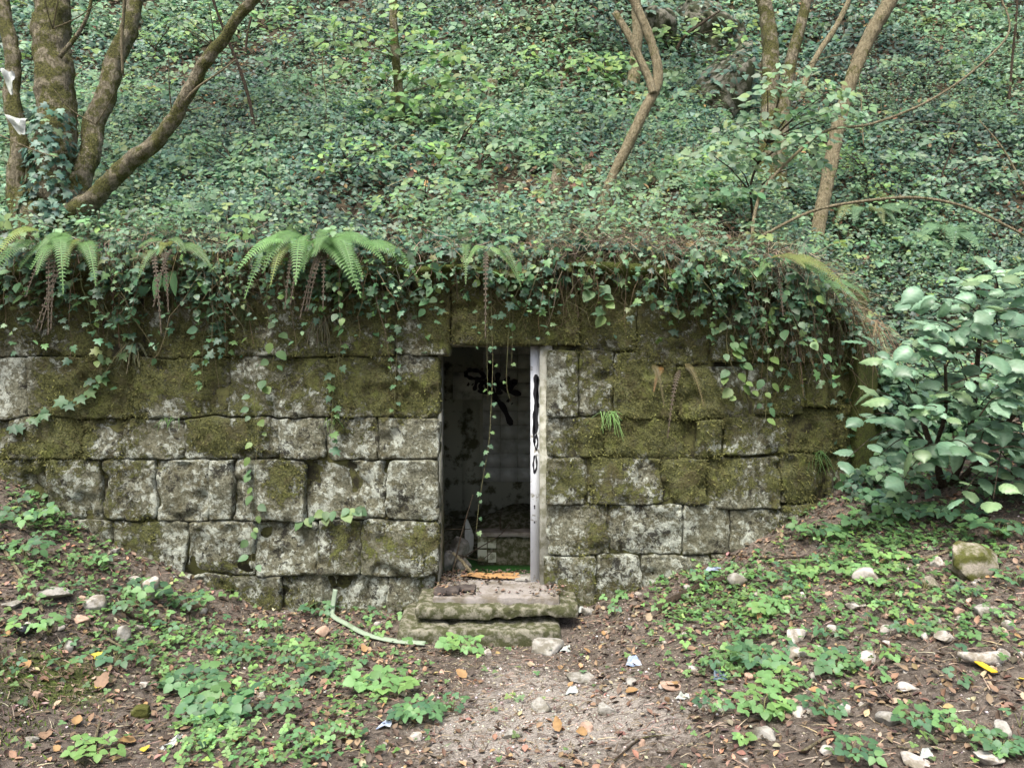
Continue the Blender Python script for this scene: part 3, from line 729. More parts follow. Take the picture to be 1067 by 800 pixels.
trunk(t, 'branch', pl([(128, 78), (127, 40), (130, 0), (131, -30)], YT, -.2), [.012, .013, .013, .012], M_BARKL, 6, .1, 7, 5)
trunk(t, 'branch', pl([(62, 60), (85, 30), (95, 0), (92, -40)], YT, -.1), [.02, .016, .014, .01], M_BARK, 7, .15, 7, 6)
for i in range(12):
    x0, y0 = random.choice(((55, 100), (55, 30), (100, 130), (120, 60), (15, 100), (180, 125), (225, 50), (140, 165))); a_ = random.uniform(-2.8, -.3); l_ = random.uniform(30, 70)
    trunk(t, 'twig', pl([(x0, y0), (x0 + .5 * l_ * math.cos(a_) + random.uniform(-5, 5), y0 + .5 * l_ * math.sin(a_)), (x0 + l_ * math.cos(a_), y0 + l_ * math.sin(a_) + random.uniform(-8, 8))], YT - .12, -.25), [.007, .005, .003], M_BARKL, 5, .1, 7, 50 + i, 5)
crown(t, P(60, -330, 1.0), (1.8, 1.5, 1.1), 1100); 
# small scraps of white plastic caught in its branches
M_WRAP = plain('white_plastic', (.38, .41, .39), .5, .35, (.30, .33, .28), 10, .45, .65, 0)
def sheet(c, ax, ay, nz, nu=6, nv=6, crumple=.012, seed=0, taper=.0):
    U, W = np.meshgrid(np.linspace(-.5, .5, nu + 1), np.linspace(-.5, .5, nv + 1), indexing='ij')
    k = 1 - taper * (W + .5)
    p = np.asarray(c) + (U * k)[..., None] * np.asarray(ax) + W[..., None] * np.asarray(ay)
    p = p + (crumple * fbm(np.stack([U * 3, W * 3, U * 0 + seed], -1), 3, seed))[..., None] * np.asarray(nz)
    V = p.reshape(-1, 3); i = np.arange(nu)[:, None] * (nv + 1) + np.arange(nv)[None]; Q = np.stack([i, i + nv + 1, i + nv + 2, i + 1], -1).reshape(-1, 4)
    nn = np.asarray(nz) * .002; o = len(V)
    return np.vstack([V, V + nn]), np.vstack([Q, Q[:, ::-1] + o])
for (px, py, wpx, hpx, lb, sd_) in ((10, 86, 14, 26, 'upper white plastic scrap snagged on the tree stem', 1), (20, 131, 24, 18, 'lower crumpled white plastic scrap snagged on the tree stem', 2)):
    c = P(px, py, YT - .16); k = 6.4 / 800
    V, Q = sheet(c, (wpx * k, 0, -.03), (.04, 0, -hpx * k), (.1, -1, .2), 7, 7, .06, sd_, .7); solo('plastic_scrap', c, V, Q, M_WRAP, lb, 'plastic scrap', smooth=True)

def simple_tree(name, pxy, rads, m, label, seed, dy=0., crown_at=None, twigs=(), ball=.9, y=None, cat_='tree'):
    base = hil(*pxy[0]) if y is None else P(*pxy[0], y)
    yb = base[1]; root = thing(name, base - [0, 0, .05], label, cat_)
    pts = pl(pxy, yb, dy); pts[0] = pts[0] - np.array([0, 0, .08])
    trunk(root, 'trunk', pts, rads, m, 14, .24, 14, seed, 14)
    for (tp, r0, r1) in twigs: trunk(root, 'branch', pl(tp, yb + dy * .3, dy * .5), np.linspace(r0, r1, len(tp)), m, 8, .12, 8, seed + 3, 8)
    if crown_at: crown(root, P(crown_at[0], crown_at[1], yb + dy), (ball * 1.3, ball, ball), 650)
    return root, yb
simple_tree('sapling', [(268, 156), (263, 122), (257, 95), (246, 62), (232, 28), (220, -8), (205, -80)], [.022, .02, .019, .018, .017, .015, .01], M_BARKD, 'thin dark crooked sapling on the slope right of the leaning mossy limb', 11, .2, (200, -160), ball=.6)
simple_tree('forked_tree', [(628, 222), (632, 200), (640, 180), (655, 150), (668, 122), (682, 95), (686, 78), (681, 52), (670, 22), (657, -6), (640, -60), (625, -160)], [.050, .045, .047, .052, .05, .052, .05, .044, .042, .04, .035, .02], M_BARKL, 'pale slender forked tree standing just above the doorway', 12, .3, (615, -260),
            [([(681, 98), (676, 82), (665, 58), (654, 35), (646, 22), (641, 14)], .04, .03)], ball=.8)
simple_tree('twin_stemmed_tree', [(797, 212), (799, 170), (801, 120), (803, 60), (800, 20), (794, -10), (780, -120)], [.11, .10, .095, .09, .085, .08, .05], M_BARK, 'grey twin-stemmed tree right of the rock outcrop', 13, .2, (790, -260),
            [([(808, 215), (813, 170), (817, 110), (825, 60), (835, 25), (842, -8), (860, -120)], .085, .05)], ball=1.2)
simple_tree('leaning_tree', [(848, 262), (853, 232), (860, 200), (867, 165), (876, 120), (890, 75), (908, 35), (930, -5), (970, -90), (1000, -200)], [.088, .082, .078, .08, .078, .076, .082, .085, .07, .03], M_BARKL, 'tall pale tree leaning right in front of the dark slope', 14, .35, (1010, -290), ball=1.1)
simple_tree('slender_tree', [(834, 102), (842, 78), (855, 52), (870, 30), (884, 2), (900, -40)], [.055, .05, .048, .045, .04, .03], M_BARKL, 'slender tree behind the tall leaning tree on the right', 15, .2, (930, -120), ball=.7)
simple_tree('slender_tree', [(658, 98), (661, 78), (663, 55), (664, 20), (660, -20)], [.09, .085, .08, .075, .06], M_BARKL, 'brownish trunk at the back of the slope behind the forked tree', 16, .2, (660, -120), ball=.9)
# leafy sapling in the middle of the slope, and other leafy sprays
def sprays(root, name, centers, n, spread, size, cols, wts, m=M_LEAFT, tpl=OVATE):
    """flat horizontal sprays of leaves round given centres, with their twigs"""
    L = []
    for c in centers:
        a = rng.uniform(0, 6.28, n); r = spread * np.sqrt(rng.random(n))
        p = np.asarray(c) + np.stack([r * np.cos(a), r * np.sin(a) * .9, .10 * spread * rng.normal(size=n) - .18 * r], -1)
        fw = np.stack([np.cos(a), np.sin(a), -.25 + 0 * a], -1) + .4 * rng.normal(size=(n, 3))
        up = nrm(np.array([0, -.75, .85]) + .30 * rng.normal(size=(n, 3)))
        L.append(scatter(tpl, p, fw, up, rng.uniform(.7, 1.25, n) * size, mixcol(cols, wts, n, .15)))
    V, T, C = joinVC(L); part(name, root, V, T, m, col=C)
def sapling(pxy, rads, label, seed, cpx, n, spread, size, cols, wts, m=M_BARKD, dy=.1, y=None):
    root, yb = simple_tree('leafy_sapling', pxy, rads, m, label, seed, dy, y=y)
    cs = [P(a, b_, yb + rng.uniform(-.25, .1)) for a, b_ in cpx]
    # twigs from the stem to each spray
    st_ = np.array(pl(pxy, yb, dy)); tw = []
    for c in cs:
        k = np.argmin(np.abs(st_[:, 2] - (c[2] - .15))); a = st_[k]
        mid = (a + c) / 2 + [0, 0, .04]; tw.append([a, mid, c])
    for tw_ in tw:
        V, Q, _ = strands(np.array([tw_]), .008, .003, 4); part('twig', root, V, Q, m)
    sprays(root, 'foliage', cs, n, spread, size, cols, wts)
    return root
LG = [(.20, .34, .12), (.16, .29, .115), (.25, .38, .11)]
sapling([(418, 140), (416, 100), (412, 60), (410, 20), (409, -20), (405, -90)], [.055, .052, .05, .048, .045, .02], 'sapling with light green leaf sprays in the middle of the slope', 21,
        [(365, 25), (390, 45), (425, 35), (450, 50), (380, 70), (345, 45), (440, 75), (470, 60), (400, 100), (430, 110), (465, 100), (420, 10), (480, 85), (445, 125), (400, 122)], 34, .32, .105, LG, [3, 2, 1], M_BARK)
sapling([(465, 168), (478, 150), (492, 130), (505, 112)], [.014, .012, .01, .006], 'small arching sapling with dark stem on the slope left of centre', 22,
        [(470, 150), (492, 128), (505, 115), (440, 150), (520, 108)], 14, .2, .08, LG, [2, 3, 1])
sapling([(700, 60), (712, 40), (735, 22), (750, 12)], [.03, .025, .02, .01], 'bright green sapling beside the rock outcrop', 23, [(705, 30), (735, 25), (770, 30), (760, 60), (780, 45)], 22, .35, .12, LG, [2, 1, 2])
sapling([(790, 250), (782, 200), (790, 170), (800, 150)], [.012, .011, .01, .006], 'young tree with pale leaf layers in front of the twin-stemmed tree', 24,
        [(800, 118), (840, 118), (775, 130), (870, 115), (760, 150), (800, 160), (830, 150), (770, 175), (740, 160), (850, 90), (800, 95), (880, 120), (815, 190), (770, 205), (845, 140), (865, 95), (820, 75), (790, 140), (840, 170)], 34, .24, .080, [(.22, .33, .20), (.17, .28, .17), (.25, .35, .14)], [3, 2, 1])
sapling([(985, 215), (980, 190), (990, 160), (1000, 130)], [.012, .011, .01, .006], 'pale leafed bramble shrub on the dark right slope', 25,
        [(975, 185), (1000, 195), (1030, 190), (960, 200), (1045, 165), (940, 160), (1050, 180), (1010, 225), (1020, 250), (1050, 235), (930, 130), (985, 140), (1015, 165), (960, 235)], 26, .24, .080, [(.22, .33, .21), (.17, .28, .17)], [3, 2])
sapling([(635, 92), (634, 80), (630, 66)], [.02, .016, .01], 'light green leafy shrub left of the brownish trunk', 26, [(615, 62), (640, 60), (655, 72), (625, 75)], 22, .3, .12, LG, [2, 1, 1])
sapling([(1050, 120), (1055, 60), (1060, 5), (1062, -40)], [.02, .018, .015, .01], 'leafy sapling at the upper right edge of the slope', 27, [(1040, 10), (1060, 25), (1015, 5), (1050, 85), (1030, 100), (1010, 60)], 16, .28, .10, [(.10, .18, .06), (.07, .13, .06)], [1, 2])
sapling([(255, 60), (258, 35), (265, 5), (275, -40)], [.02, .018, .015, .01], 'leafy sapling at the back of the slope above the leaning limb', 28, [(285, 20), (310, 12), (330, 30), (250, 15), (290, 45), (200, 20)], 18, .35, .12, LG, [1, 2, 1])

MG = [(.16, .28, .15), (.12, .23, .13), (.20, .32, .14)]
for i, (bx_, by_, nsp, lb) in enumerate(((545, 95, 7, 'pale leafy shrub high on the slope above the doorway'), (725, 190, 7, 'leafy shrub between the forked tree and the twin-stemmed tree'), (905, 110, 8, 'leafy shrub behind the tall leaning tree'), (965, 90, 8, 'leafy shrub in the upper right of the slope'), (320, 95, 7, 'leafy shrub on the left slope right of the dark sapling'), (165, 70, 6, 'leafy shrub between the two thick left stems'), (360, 190, 6, 'low leafy shrub above the largest fern'), (500, 190, 6, 'low leafy shrub on the slope above the doorway'), (900, 200, 7, 'pale leafy shrub right of the leaning tree'), (240, 190, 6, 'low leafy shrub on the slope above the small broad fern'), (750, 240, 6, 'low leafy shrub at the base of the arching cane'), (600, 40, 6, 'leafy shrub left of the brownish trunk top'), (860, 40, 7, 'leafy shrub at the top between the right trunks'), (440, 230, 5, 'low light green shrub on the bank edge left of the doorway'))):
    pts_ = [(bx_, by_), (bx_ + random.uniform(-6, 6), by_ - 18), (bx_ + random.uniform(-12, 12), by_ - 40)]
    sapling(pts_, [.010, .008, .005], lb, 60 + i, [(bx_ + random.uniform(-38, 38), by_ - random.uniform(4, 46)) for _ in range(nsp)], 22, .21, random.uniform(.055, .085), random.choice((MG, LG)), [3, 2, 1])
def stick(name, pts, r0, r1, m, label, cat_='stick', sides=6, res=6, rough=.12, group=None):
    V, Q, T = tube(pts, np.linspace(r0, r1, len(pts)), sides, res, rough, 20, int(abs(pts[0][0]) * 97)); return solo(name, pts[0], V, [Q, T], m, label, cat_, group, smooth=True)
def cane(name, pxy, y0, dy, r0, r1, m, label, cat_='branch'): return stick(name, pl(pxy, y0, dy), r0, r1, m, label, cat_)
c0 = hil(772, 268)[1]
cane('bramble_cane', [(768, 272), (785, 254), (805, 240), (850, 219), (905, 209), (955, 206), (1000, 214), (1040, 231), (1085, 255)], c0, -.4, .014, .010, M_BARKL, 'long arching cane crossing in front of the right slope')
cane('dry_branch', [(783, 262), (786, 225), (797, 195), (830, 160), (862, 136), (905, 130), (950, 114), (990, 92), (1030, 60), (1052, 30), (1040, -10)], c0 + .1, .5, .016, .008, M_BARKL, 'long pale branch rising to the upper right behind the arching cane')
cane('dry_cane', [(826, 92), (832, 76), (850, 64), (872, 58), (886, 57), (893, 72), (897, 100), (898, 125), (900, 152)], hil(840, 215)[1] - .2, -.3, .008, .006, M_TWIG if False else M_WRAP if False else M_BARKL, 'hooked dry cane beside the leaning tree')
cane('dry_branch', [(1067, 195), (1045, 155), (1020, 125)], hil(1050, 215)[1], .1, .014, .007, M_BARKL, 'short bare branch at the right edge of the slope')
cane('dead_sapling', [(344, 128), (340, 100), (336, 70), (337, 45)], hil(344, 128)[1], 0, .010, .006, M_BARKL, 'thin pale dead stem on the left slope')
cane('dry_twig', [(-6, 138), (20, 150), (45, 160), (62, 164)], YT - .3, 0, .006, .004, M_BARKL, 'thin pale twig across the left tree trunk')
# stumps
def stump(px, py, hpx, wpx, lean, label):
    p = hil(px, py); k = (p[1] + 6.1) / 800
    top = p + np.array([lean * k, 0, hpx * k]); V, Q, T = tube([p - [0, 0, .1], p + (top - p) * .5, top], [wpx * k * .62, wpx * k * .5, wpx * k * .38], 9, 4, .22, 9, int(px)); solo('tree_stump', p, V, [Q, T], M_BARK, label, 'stump', smooth=True)
stump(579, 202, 24, 12, 1, 'short brown stump left of the forked tree, wider of the pair')
stump(609, 196, 24, 11, 5, 'short dark stump tilting right beside the forked tree foot')
stump(511, 112, 28, 14, 2, 'broken brown stump high on the slope above the doorway')
stump(688, 158, 22, 12, 0, 'dark rotten stump right of the forked tree')

# rock outcrops high on the slope
def outcrop(px, py, wpx, hpx, label, seed, lean=0):
    p = hil(px, py); k = (p[1] + 6.1) / 800
    V, Q = rock(sx_=wpx * k * .55, sy_=.9, sz_=hpx * k * .58, seed=seed, sub=26, facets=9); V = V + .16 * fbm(V * 2.6, 4, seed)[:, None] * nrm(V); V[:, 0] += lean * V[:, 2]
    solo('rock_outcrop', p - [0, 0, .2], V + p + [0, .8, hpx * k * .22], Q, M_CLIFF, label, 'rock', smooth=True)
    W = V + p + [0, .8, hpx * k * .22]; nv_ = nrm(V); m_ = (nv_[:, 1] < .3) & (fbm(W * 1.5, 3, 9) + .5 * nv_[:, 2] > -.05); W = W[m_]; nv_ = nv_[m_]; i_ = rng.integers(0, len(W), 420); W = W[i_] + nv_[i_] * .04 + .05 * rng.normal(size=(420, 3))
    V2, T2, C2 = scatter(IVY_S, W, np.array([0, -.3, -1]) + .6 * rng.normal(size=(420, 3)), nv_[i_] + [0, -.4, .5] + .4 * rng.normal(size=(420, 3)), rng.uniform(.06, .11, 420), mixcol(IVYC, [3, 3, 2, 1], 420, .2)); solo('outcrop_ivy', p, V2, T2, M_IVY, 'ivy creeping over the ' + label.split(' high')[0].split(' behind')[0].split(' above')[0], 'ivy', kind='stuff', col=C2)
outcrop(760, 128, 110, 150, 'tall grey limestone outcrop high on the slope', 41, .22)
outcrop(725, 60, 120, 95, 'brownish rock ledge above the tall limestone outcrop', 43)
outcrop(685, 55, 70, 90, 'brown rock face behind the forked tree', 42)
print('trees ok')

# ================================================================== HILLSIDE VEGETATION (stuff)
def hill_normal(x, y):
    e = .05; return nrm(np.stack([-(zh(x + e, y) - zh(x - e, y)) / (2 * e), -(zh(x, y + e) - zh(x, y - e)) / (2 * e), np.ones_like(x)], -1))
def inview(p, m=60):
    d = p[:, 1] - CAM[1]; px = CX + p[:, 0] / d * F; return (px > -m) & (px < 1067 + m)
def hill_pts(n, d0, d1, xm=7.5):
    x = rng.uniform(-xm, xm, n) ; d = rng.uniform(d0, d1, n); x = x * (1 + d * .09); y = yl(x) + d
    p = np.stack([x, y, zh(x, y)], -1); k = inview(p, 120); return p[k], d[k]
L1 = []
for d0, d1, n, size, tpl in ((-.12, 1.2, 24000, .050, IVY), (1.2, 3.2, 46000, .052, IVY_S), (3.2, 6.5, 62000, .066, IVY_S), (6.5, 12, 44000, .10, IVY_S)):
    p, d = hill_pts(n, d0, d1); nn = hill_normal(p[:, 0], p[:, 1]); k = len(p)
    dens = n2(p[:, 0], p[:, 1], 1.1, 3, 201) + .25
    dens = dens - 1.0 * np.exp(-(((p[:, 0] - .85) / .5) ** 2 + ((p[:, 1] - .9) / .7) ** 2))
    keep = rng.random(k) < np.clip(.58 + 1.7 * dens, .25, 1); p, nn, dens = p[keep], nn[keep], dens[keep]; k = len(p)
    hgt = (rng.random(k) ** 1.5) * (.04 + .34 * np.clip(dens, 0, 1))
    p = p + nn * hgt[:, None]
    view = nrm(CAM - p); up = nrm(nn * .5 + np.array([0, 0, .6]) + view * .45 + .45 * rng.normal(size=(k, 3))); fw = rng.normal(size=(k, 3)) + [0, -.5, -.6]
    cc = mixcol(IVYC, [4, 3, 2, 1], k, .2); zone = n2(p[:, 0], p[:, 1], .45, 2, 205)[:, None]
    cc = cc * (1 + .8 * zone) * np.where(zone > .1, np.array([[1.25, 1.12, .95]]), 1)
    L1.append(scatter(tpl, p, fw, up, rng.uniform(.7, 1.35, k) * size, cc))
V, T, C = joinVC(L1); solo('ivy_ground_cover', (0, 3, 4.5), V, T, M_IVY, 'dense dark ivy carpeting the hillside above the wall', 'ivy', kind='stuff', col=C); print('ivy tris', len(T))
# brambles, nettles and seedlings among the ivy
L1 = []
for d0, d1, n, size, tpl in ((-.05, 1.5, 2600, .10, TRI), (1.5, 4, 4200, .12, TRI_S), (4, 9, 4200, .16, TRI_S)):
    p, d = hill_pts(n, d0, d1); k = len(p); dens = n2(p[:, 0], p[:, 1], .8, 3, 211); keep = rng.random(k) < np.clip(.45 + 1.3 * dens, .05, 1); p = p[keep]; k = len(p)
    p = p + np.array([0, -.03, 0]) + np.array([0, 0, 1]) * rng.uniform(.05, .32, k)[:, None]
    up = nrm(np.array([0, -.55, 1]) + .35 * rng.normal(size=(k, 3))); fw = rng.normal(size=(k, 3)) + [0, -.5, 0]
    L1.append(scatter(tpl, p, fw, up, rng.uniform(.55, 1.15, k) * size, mixcol([(.15, .26, .12), (.12, .22, .125), (.19, .28, .09)], [3, 3, 1], k, .18)))
V, T, C = joinVC(L1); solo('undergrowth', (0, 2, 4), V, T, M_LEAF, 'light green brambles and seedlings scattered over the hillside ivy', 'undergrowth', kind='stuff', col=C)
# pale fine weeds: upright stems with small leaves, in drifts
p, d = hill_pts(15000, .05, 7.5); k = len(p); dens = n2(p[:, 0], p[:, 1], .7, 3, 231) + .30 * sstep(4.5, 1, d); keep = rng.random(k) < np.clip(.25 + 1.4 * dens, 0, 1); p = p[keep]; k = len(p); hh = rng.uniform(.12, .38, k); lean = rng.normal(size=(k, 3)) * .12 * hh[:, None] + np.array([0, -.08, 0]) * hh[:, None]
A = np.stack([p + np.array([0, 0, 1]) * (hh * t)[:, None] + lean * t * t * 2 for t in (0, .5, 1)], 1); V, Q, per = strands(A, .0022, .0012, 3)
solo('weed_stems', (0, 2, 4), V, Q, M_TWIG, 'thin upright weed stems on the slope above the wall', 'weeds', kind='stuff', col=np.repeat(mixcol([(.20, .22, .10), (.32, .27, .17)], [2, 1], k), per, 0))
L1 = []
for t in (.35, .5, .65, .78, .9, 1.0):
    for sgn in (-1, 1):
        q = A[:, 0] + (A[:, 2] - A[:, 0]) * t; keep = rng.random(k) < .75; q = q[keep]; kk = len(q); fw = np.stack([sgn * (1 + .3 * rng.normal(size=kk)), rng.normal(size=kk) * .8 - .3, -.15 + .2 * rng.normal(size=kk)], -1)
        L1.append(scatter(OVATE3, q + nrm(fw) * .01, fw, np.array([0, -.6, .8]) + .3 * rng.normal(size=(kk, 3)), rng.uniform(.03, .062, kk) * (1.25 - .4 * t), mixcol([(.18, .30, .185), (.22, .34, .19), (.13, .24, .155), (.27, .36, .16)], [3, 2, 2, .7], kk, .15)))
V, T, C = joinVC(L1); solo('slope_weeds', (0, 2, 4), V, T, M_LEAFT, 'pale green fine leaved weeds growing through the ivy on the slope', 'weeds', kind='stuff', col=C); print('weeds', len(T))
# dead leaves on the hill, dry stems near the lip
p, d = hill_pts(9000, 0, 9); k = len(p); nn = hill_normal(p[:, 0], p[:, 1]); p = p + nn * rng.uniform(.0, .1, k)[:, None]
V, T, C = scatter(DEAD, p, rng.normal(size=(k, 3)), nn + .5 * rng.normal(size=(k, 3)), rng.uniform(.04, .085, k), mixcol([(.16, .10, .06), (.25, .16, .09), (.34, .23, .10), (.10, .07, .05)], [3, 3, 1, 3], k, .25))
solo('hill_leaf_litter', (0, 2, 4), V, T, M_DEAD, 'brown dead leaves caught among the hillside ivy', 'dead leaves', kind='stuff', col=C)
def dry(n, d0, d1, xa, xb, ln, hgt):
    x = rng.uniform(xa, xb, n); y = yl(x) + rng.uniform(d0, d1, n); p = np.stack([x, y, zh(x, y) + rng.uniform(.0, hgt, n)], -1)
    dr = nrm(rng.normal(size=(n, 3)) * [1, .7, .55] + [0, -.35, -.1]); l = rng.uniform(.5, 1.4, n)[:, None] * ln
    q = [p + dr * l * t + np.array([0, 0, -1]) * (t * t * .35) * l + .02 * rng.normal(size=(n, 3)) for t in np.linspace(0, 1, 5)]
    return np.stack(q, 1)
A = np.concatenate([dry(1500, -.2, .6, -4.4, 2.8, .22, .12), dry(900, -.2, .8, .2, 2.2, .28, .12), dry(650, -.25, .4, 2.0, 3.2, .30, .12), dry(1800, .6, 5, -5, 5, .35, .22)])
V, Q, per = strands(A, .0026, .0012, 3); C = np.repeat(mixcol([(.27, .225, .15), (.18, .145, .10), (.12, .095, .065), (.42, .36, .25), (.13, .15, .06)], [3, 3, 3, 2, 1.5], len(A), .2), per, 0)
solo('dry_stems', (0, .3, 2.6), V, Q, M_TWIG, 'tangle of dry brown stems and twigs along the top of the wall', 'dry stems', kind='stuff', col=C)

# fringe: short hanging ivy and roots under the lip of the bank
def lipf(px): x = (px - CX) / F * 6.1; return x
n = 1500
x = rng.uniform(-4.6, 2.95, n); dn = n2(x, x * 0, 1.9, 3, 77); x = x[rng.random(n) < np.clip(.60 + 1.3 * dn, .22, 1)]; n = len(x); pxx = CX + x / (6.1 + yl(x)) * F
ln = .06 + .50 * rng.random(n) ** 2.2 * np.interp(pxx, [0, 60, 130, 200, 250, 300, 390, 420, 480, 560, 600, 640, 700, 740, 790, 830, 880, 930], [1.3, 1.0, 1.3, 1.8, 1.3, .9, 1.2, 1.2, 1.1, 1.0, .9, 1.0, 1.1, 1.4, 1.5, 1.3, 1.0, .7]) * np.clip(1 + 1.2 * n2(x, x * 0, 2.7, 2, 79), .2, 2)
start = np.stack([x, yl(x) - .04 - .26 * rng.random(n), lip(x) + .10 - .26 * rng.random(n)], -1)
K = 7; tt = np.linspace(0, 1, K); sway = rng.normal(size=(n, 1)) * .10
pls = np.stack([start + np.stack([sway[:, 0] * t * ln / .3 + .012 * rng.normal(size=n), -.05 * np.sin(t * 3) + .07 * t + 0 * ln, -t * ln], -1) for t in tt], 1)
V, Q, per = strands(pls, .0028, .0014, 3); C = np.repeat(mixcol([(.13, .12, .07), (.24, .18, .11)], [2, 1], n), per, 0)
solo('hanging_ivy_stems', (0, -.1, 2.3), V, Q, M_TWIG, 'thin hanging ivy stems fringing the top of the wall', 'ivy stems', kind='stuff', col=C)
P_ = []; Z_ = []
m = 9; kind_ = rng.random(n); bsz = rng.uniform(.028, .075, n)
for k in range(m):
    t = (k + rng.random(n)) / m; f = t * (K - 1); i0 = np.clip(f.astype(int), 0, K - 2); fr_ = (f - i0)[:, None]
    q = pls[np.arange(n), i0] * (1 - fr_) + pls[np.arange(n), i0 + 1] * fr_
    keep = rng.random(n) < np.clip(ln * 2.4, .22, .8) * np.interp(pxx, [0, 520, 600, 760, 830, 1000], [1, 1, .8, .8, .7, .6])
    q = q + rng.normal(size=(n, 3)) * [.028, .02, .01] + [0, -.015, 0]
    P_.append(q[keep]); Z_.append(np.stack([kind_, bsz], -1)[keep])
q = np.vstack(P_); z_ = np.vstack(Z_); k = len(q)
up = nrm(np.array([0, -.75, .75]) + .42 * rng.normal(size=(k, 3))); fw = np.array([0, -.35, -1]) + .8 * rng.normal(size=(k, 3))
cc = mixcol([(.075, .155, .085), (.05, .115, .07), (.12, .21, .08), (.13, .15, .05)], [3, 3, 1.3, .25], k, .2); cc[z_[:, 0] > .72] *= [1.35, 1.3, 1.0]
a_ = z_[:, 0] <= .72; sz_ = z_[:, 1] * rng.uniform(.7, 1.25, k)
V, T, C = joinVC([scatter(IVY, q[a_], fw[a_], up[a_], sz_[a_], cc[a_]), scatter(OVATE, q[~a_], fw[~a_], up[~a_], sz_[~a_] * 1.15, cc[~a_])])
solo('hanging_ivy_leaves', (0, -.1, 2.3), V, T, M_IVY, 'fringe of small ivy leaves hanging over the top of the wall', 'ivy', kind='stuff', col=C)
# leaf cover of the steep bank beyond the right end of the wall
n = 3400; x = 2.7 + 4 * rng.random(n) ** 1.1; d = rng.uniform(-1.3, .5, n); y = yl(x) + d
z = np.where(d < -.05, zg(x, y), zg(x, y) + (zh(x, y) - zg(x, y)) * sstep(-.25, .25, d) * rng.random(n)); p = np.stack([x, y, z], -1); keep = rng.random(n) < np.clip(.42 + .75 * d + .9 * n2(x, y, 1.6, 2, 88), .02, 1); p = p[keep]; k = len(p)
p = p + np.array([0, -.06, .10]) * rng.random(k)[:, None] * 1.6; up = nrm(np.array([0, -.7, .8]) + .4 * rng.normal(size=(k, 3))); fw = rng.normal(size=(k, 3)) + [0, -.6, -.5]; h_ = rng.random(k) < .5
cc = mixcol([(.075, .155, .08), (.10, .195, .085), (.05, .11, .065)], [3, 2, 2], k, .2)
V, T, C = joinVC([scatter(IVY, p[h_], fw[h_], up[h_], rng.uniform(.04, .08, h_.sum()), cc[h_]), scatter(TRI, p[~h_], fw[~h_], up[~h_], rng.uniform(.07, .13, (~h_).sum()), cc[~h_])])
solo('bank_undergrowth', (4, .5, 1), V, T, M_LEAF, 'leafy ivy and bramble cover on the bank beyond the right end of the wall', 'undergrowth', kind='stuff', col=C)
n = 1900; x = rng.uniform(3.15, 6.0, n); y = yl(x) - .17 - .14 * rng.random(n); z = zg(x, y) + rng.random(n) * np.maximum(zh(x, yl(x)) - zg(x, y), 0); p = np.stack([x, y, z], -1); k = n
up = nrm(np.array([0, -.8, .6]) + .4 * rng.normal(size=(k, 3))); fw = rng.normal(size=(k, 3)) + [0, -.4, -.8]; h_ = rng.random(k) < .55; cc = mixcol([(.075, .155, .08), (.10, .195, .085), (.05, .11, .065)], [3, 2, 2], k, .2)
V, T, C = joinVC([scatter(IVY, p[h_], fw[h_], up[h_], rng.uniform(.04, .08, h_.sum()), cc[h_]), scatter(TRI, p[~h_], fw[~h_], up[~h_], rng.uniform(.06, .11, (~h_).sum()), cc[~h_])])
solo('bank_face_ivy', (4, .8, 1), V, T, M_LEAF, 'ivy and brambles covering the steep earth face behind the hazel bush', 'ivy', kind='stuff', col=C)
# ivy on the foot of the left tree
n = 420; a = rng.uniform(-2.8, .8, n); hgt = rng.random(n) ** 1.3 * 1.25 - .12; c0_ = P(50, 245, .45); rr = .25 - .07 * hgt + .02 * rng.random(n)
p = np.stack([c0_[0] + .02 * hgt + rr * np.cos(a + .4), .45 + rr * np.sin(a), c0_[2] + hgt - .1], -1) + .02 * rng.normal(size=(n, 3)); up = nrm(np.stack([np.cos(a + .4), np.sin(a), .5 + 0 * a], -1) + .3 * rng.normal(size=(n, 3)))
V, T, C = scatter(IVY, p, np.array([0, -.2, -1]) + .6 * rng.normal(size=(n, 3)), up, rng.uniform(.045, .085, n), mixcol(IVYC, [3, 3, 2, 1], n, .2))
solo('trunk_ivy', c0_, V, T, M_IVY, 'ivy leaves climbing the foot of the multi-stemmed tree', 'ivy', kind='stuff', col=C)
n = 1300; x = rng.uniform(-4.6, 3.1, n); x = x[rng.random(n) < np.clip(.5 + 1.6 * n2(x, x * 0, 2.1, 3, 177), .08, 1)]; n = len(x); ln = .10 + .42 * rng.random(n) ** 1.7 * np.where(x > 1.5, 1.6, 1)
start = np.stack([x, yl(x) - .05 - .18 * rng.random(n), lip(x) + .04 - .24 * rng.random(n)], -1)
pls = np.stack([start + np.stack([.07 * rng.normal(size=n) * t, -.02 + .045 * t + 0 * ln, -t * ln], -1) for t in np.linspace(0, 1, 6)], 1)
V, Q, per = strands(pls, .0026, .001, 3); C = np.repeat(mixcol([(.26, .205, .13), (.13, .10, .06), (.10, .11, .04), (.07, .05, .03)], [2, 3, 2, 2], n, .2), per, 0)
solo('hanging_roots', (0, -.08, 2.3), V, Q, M_TWIG, 'thin brown roots hanging down the upper stones of the wall', 'roots', kind='stuff', col=C)

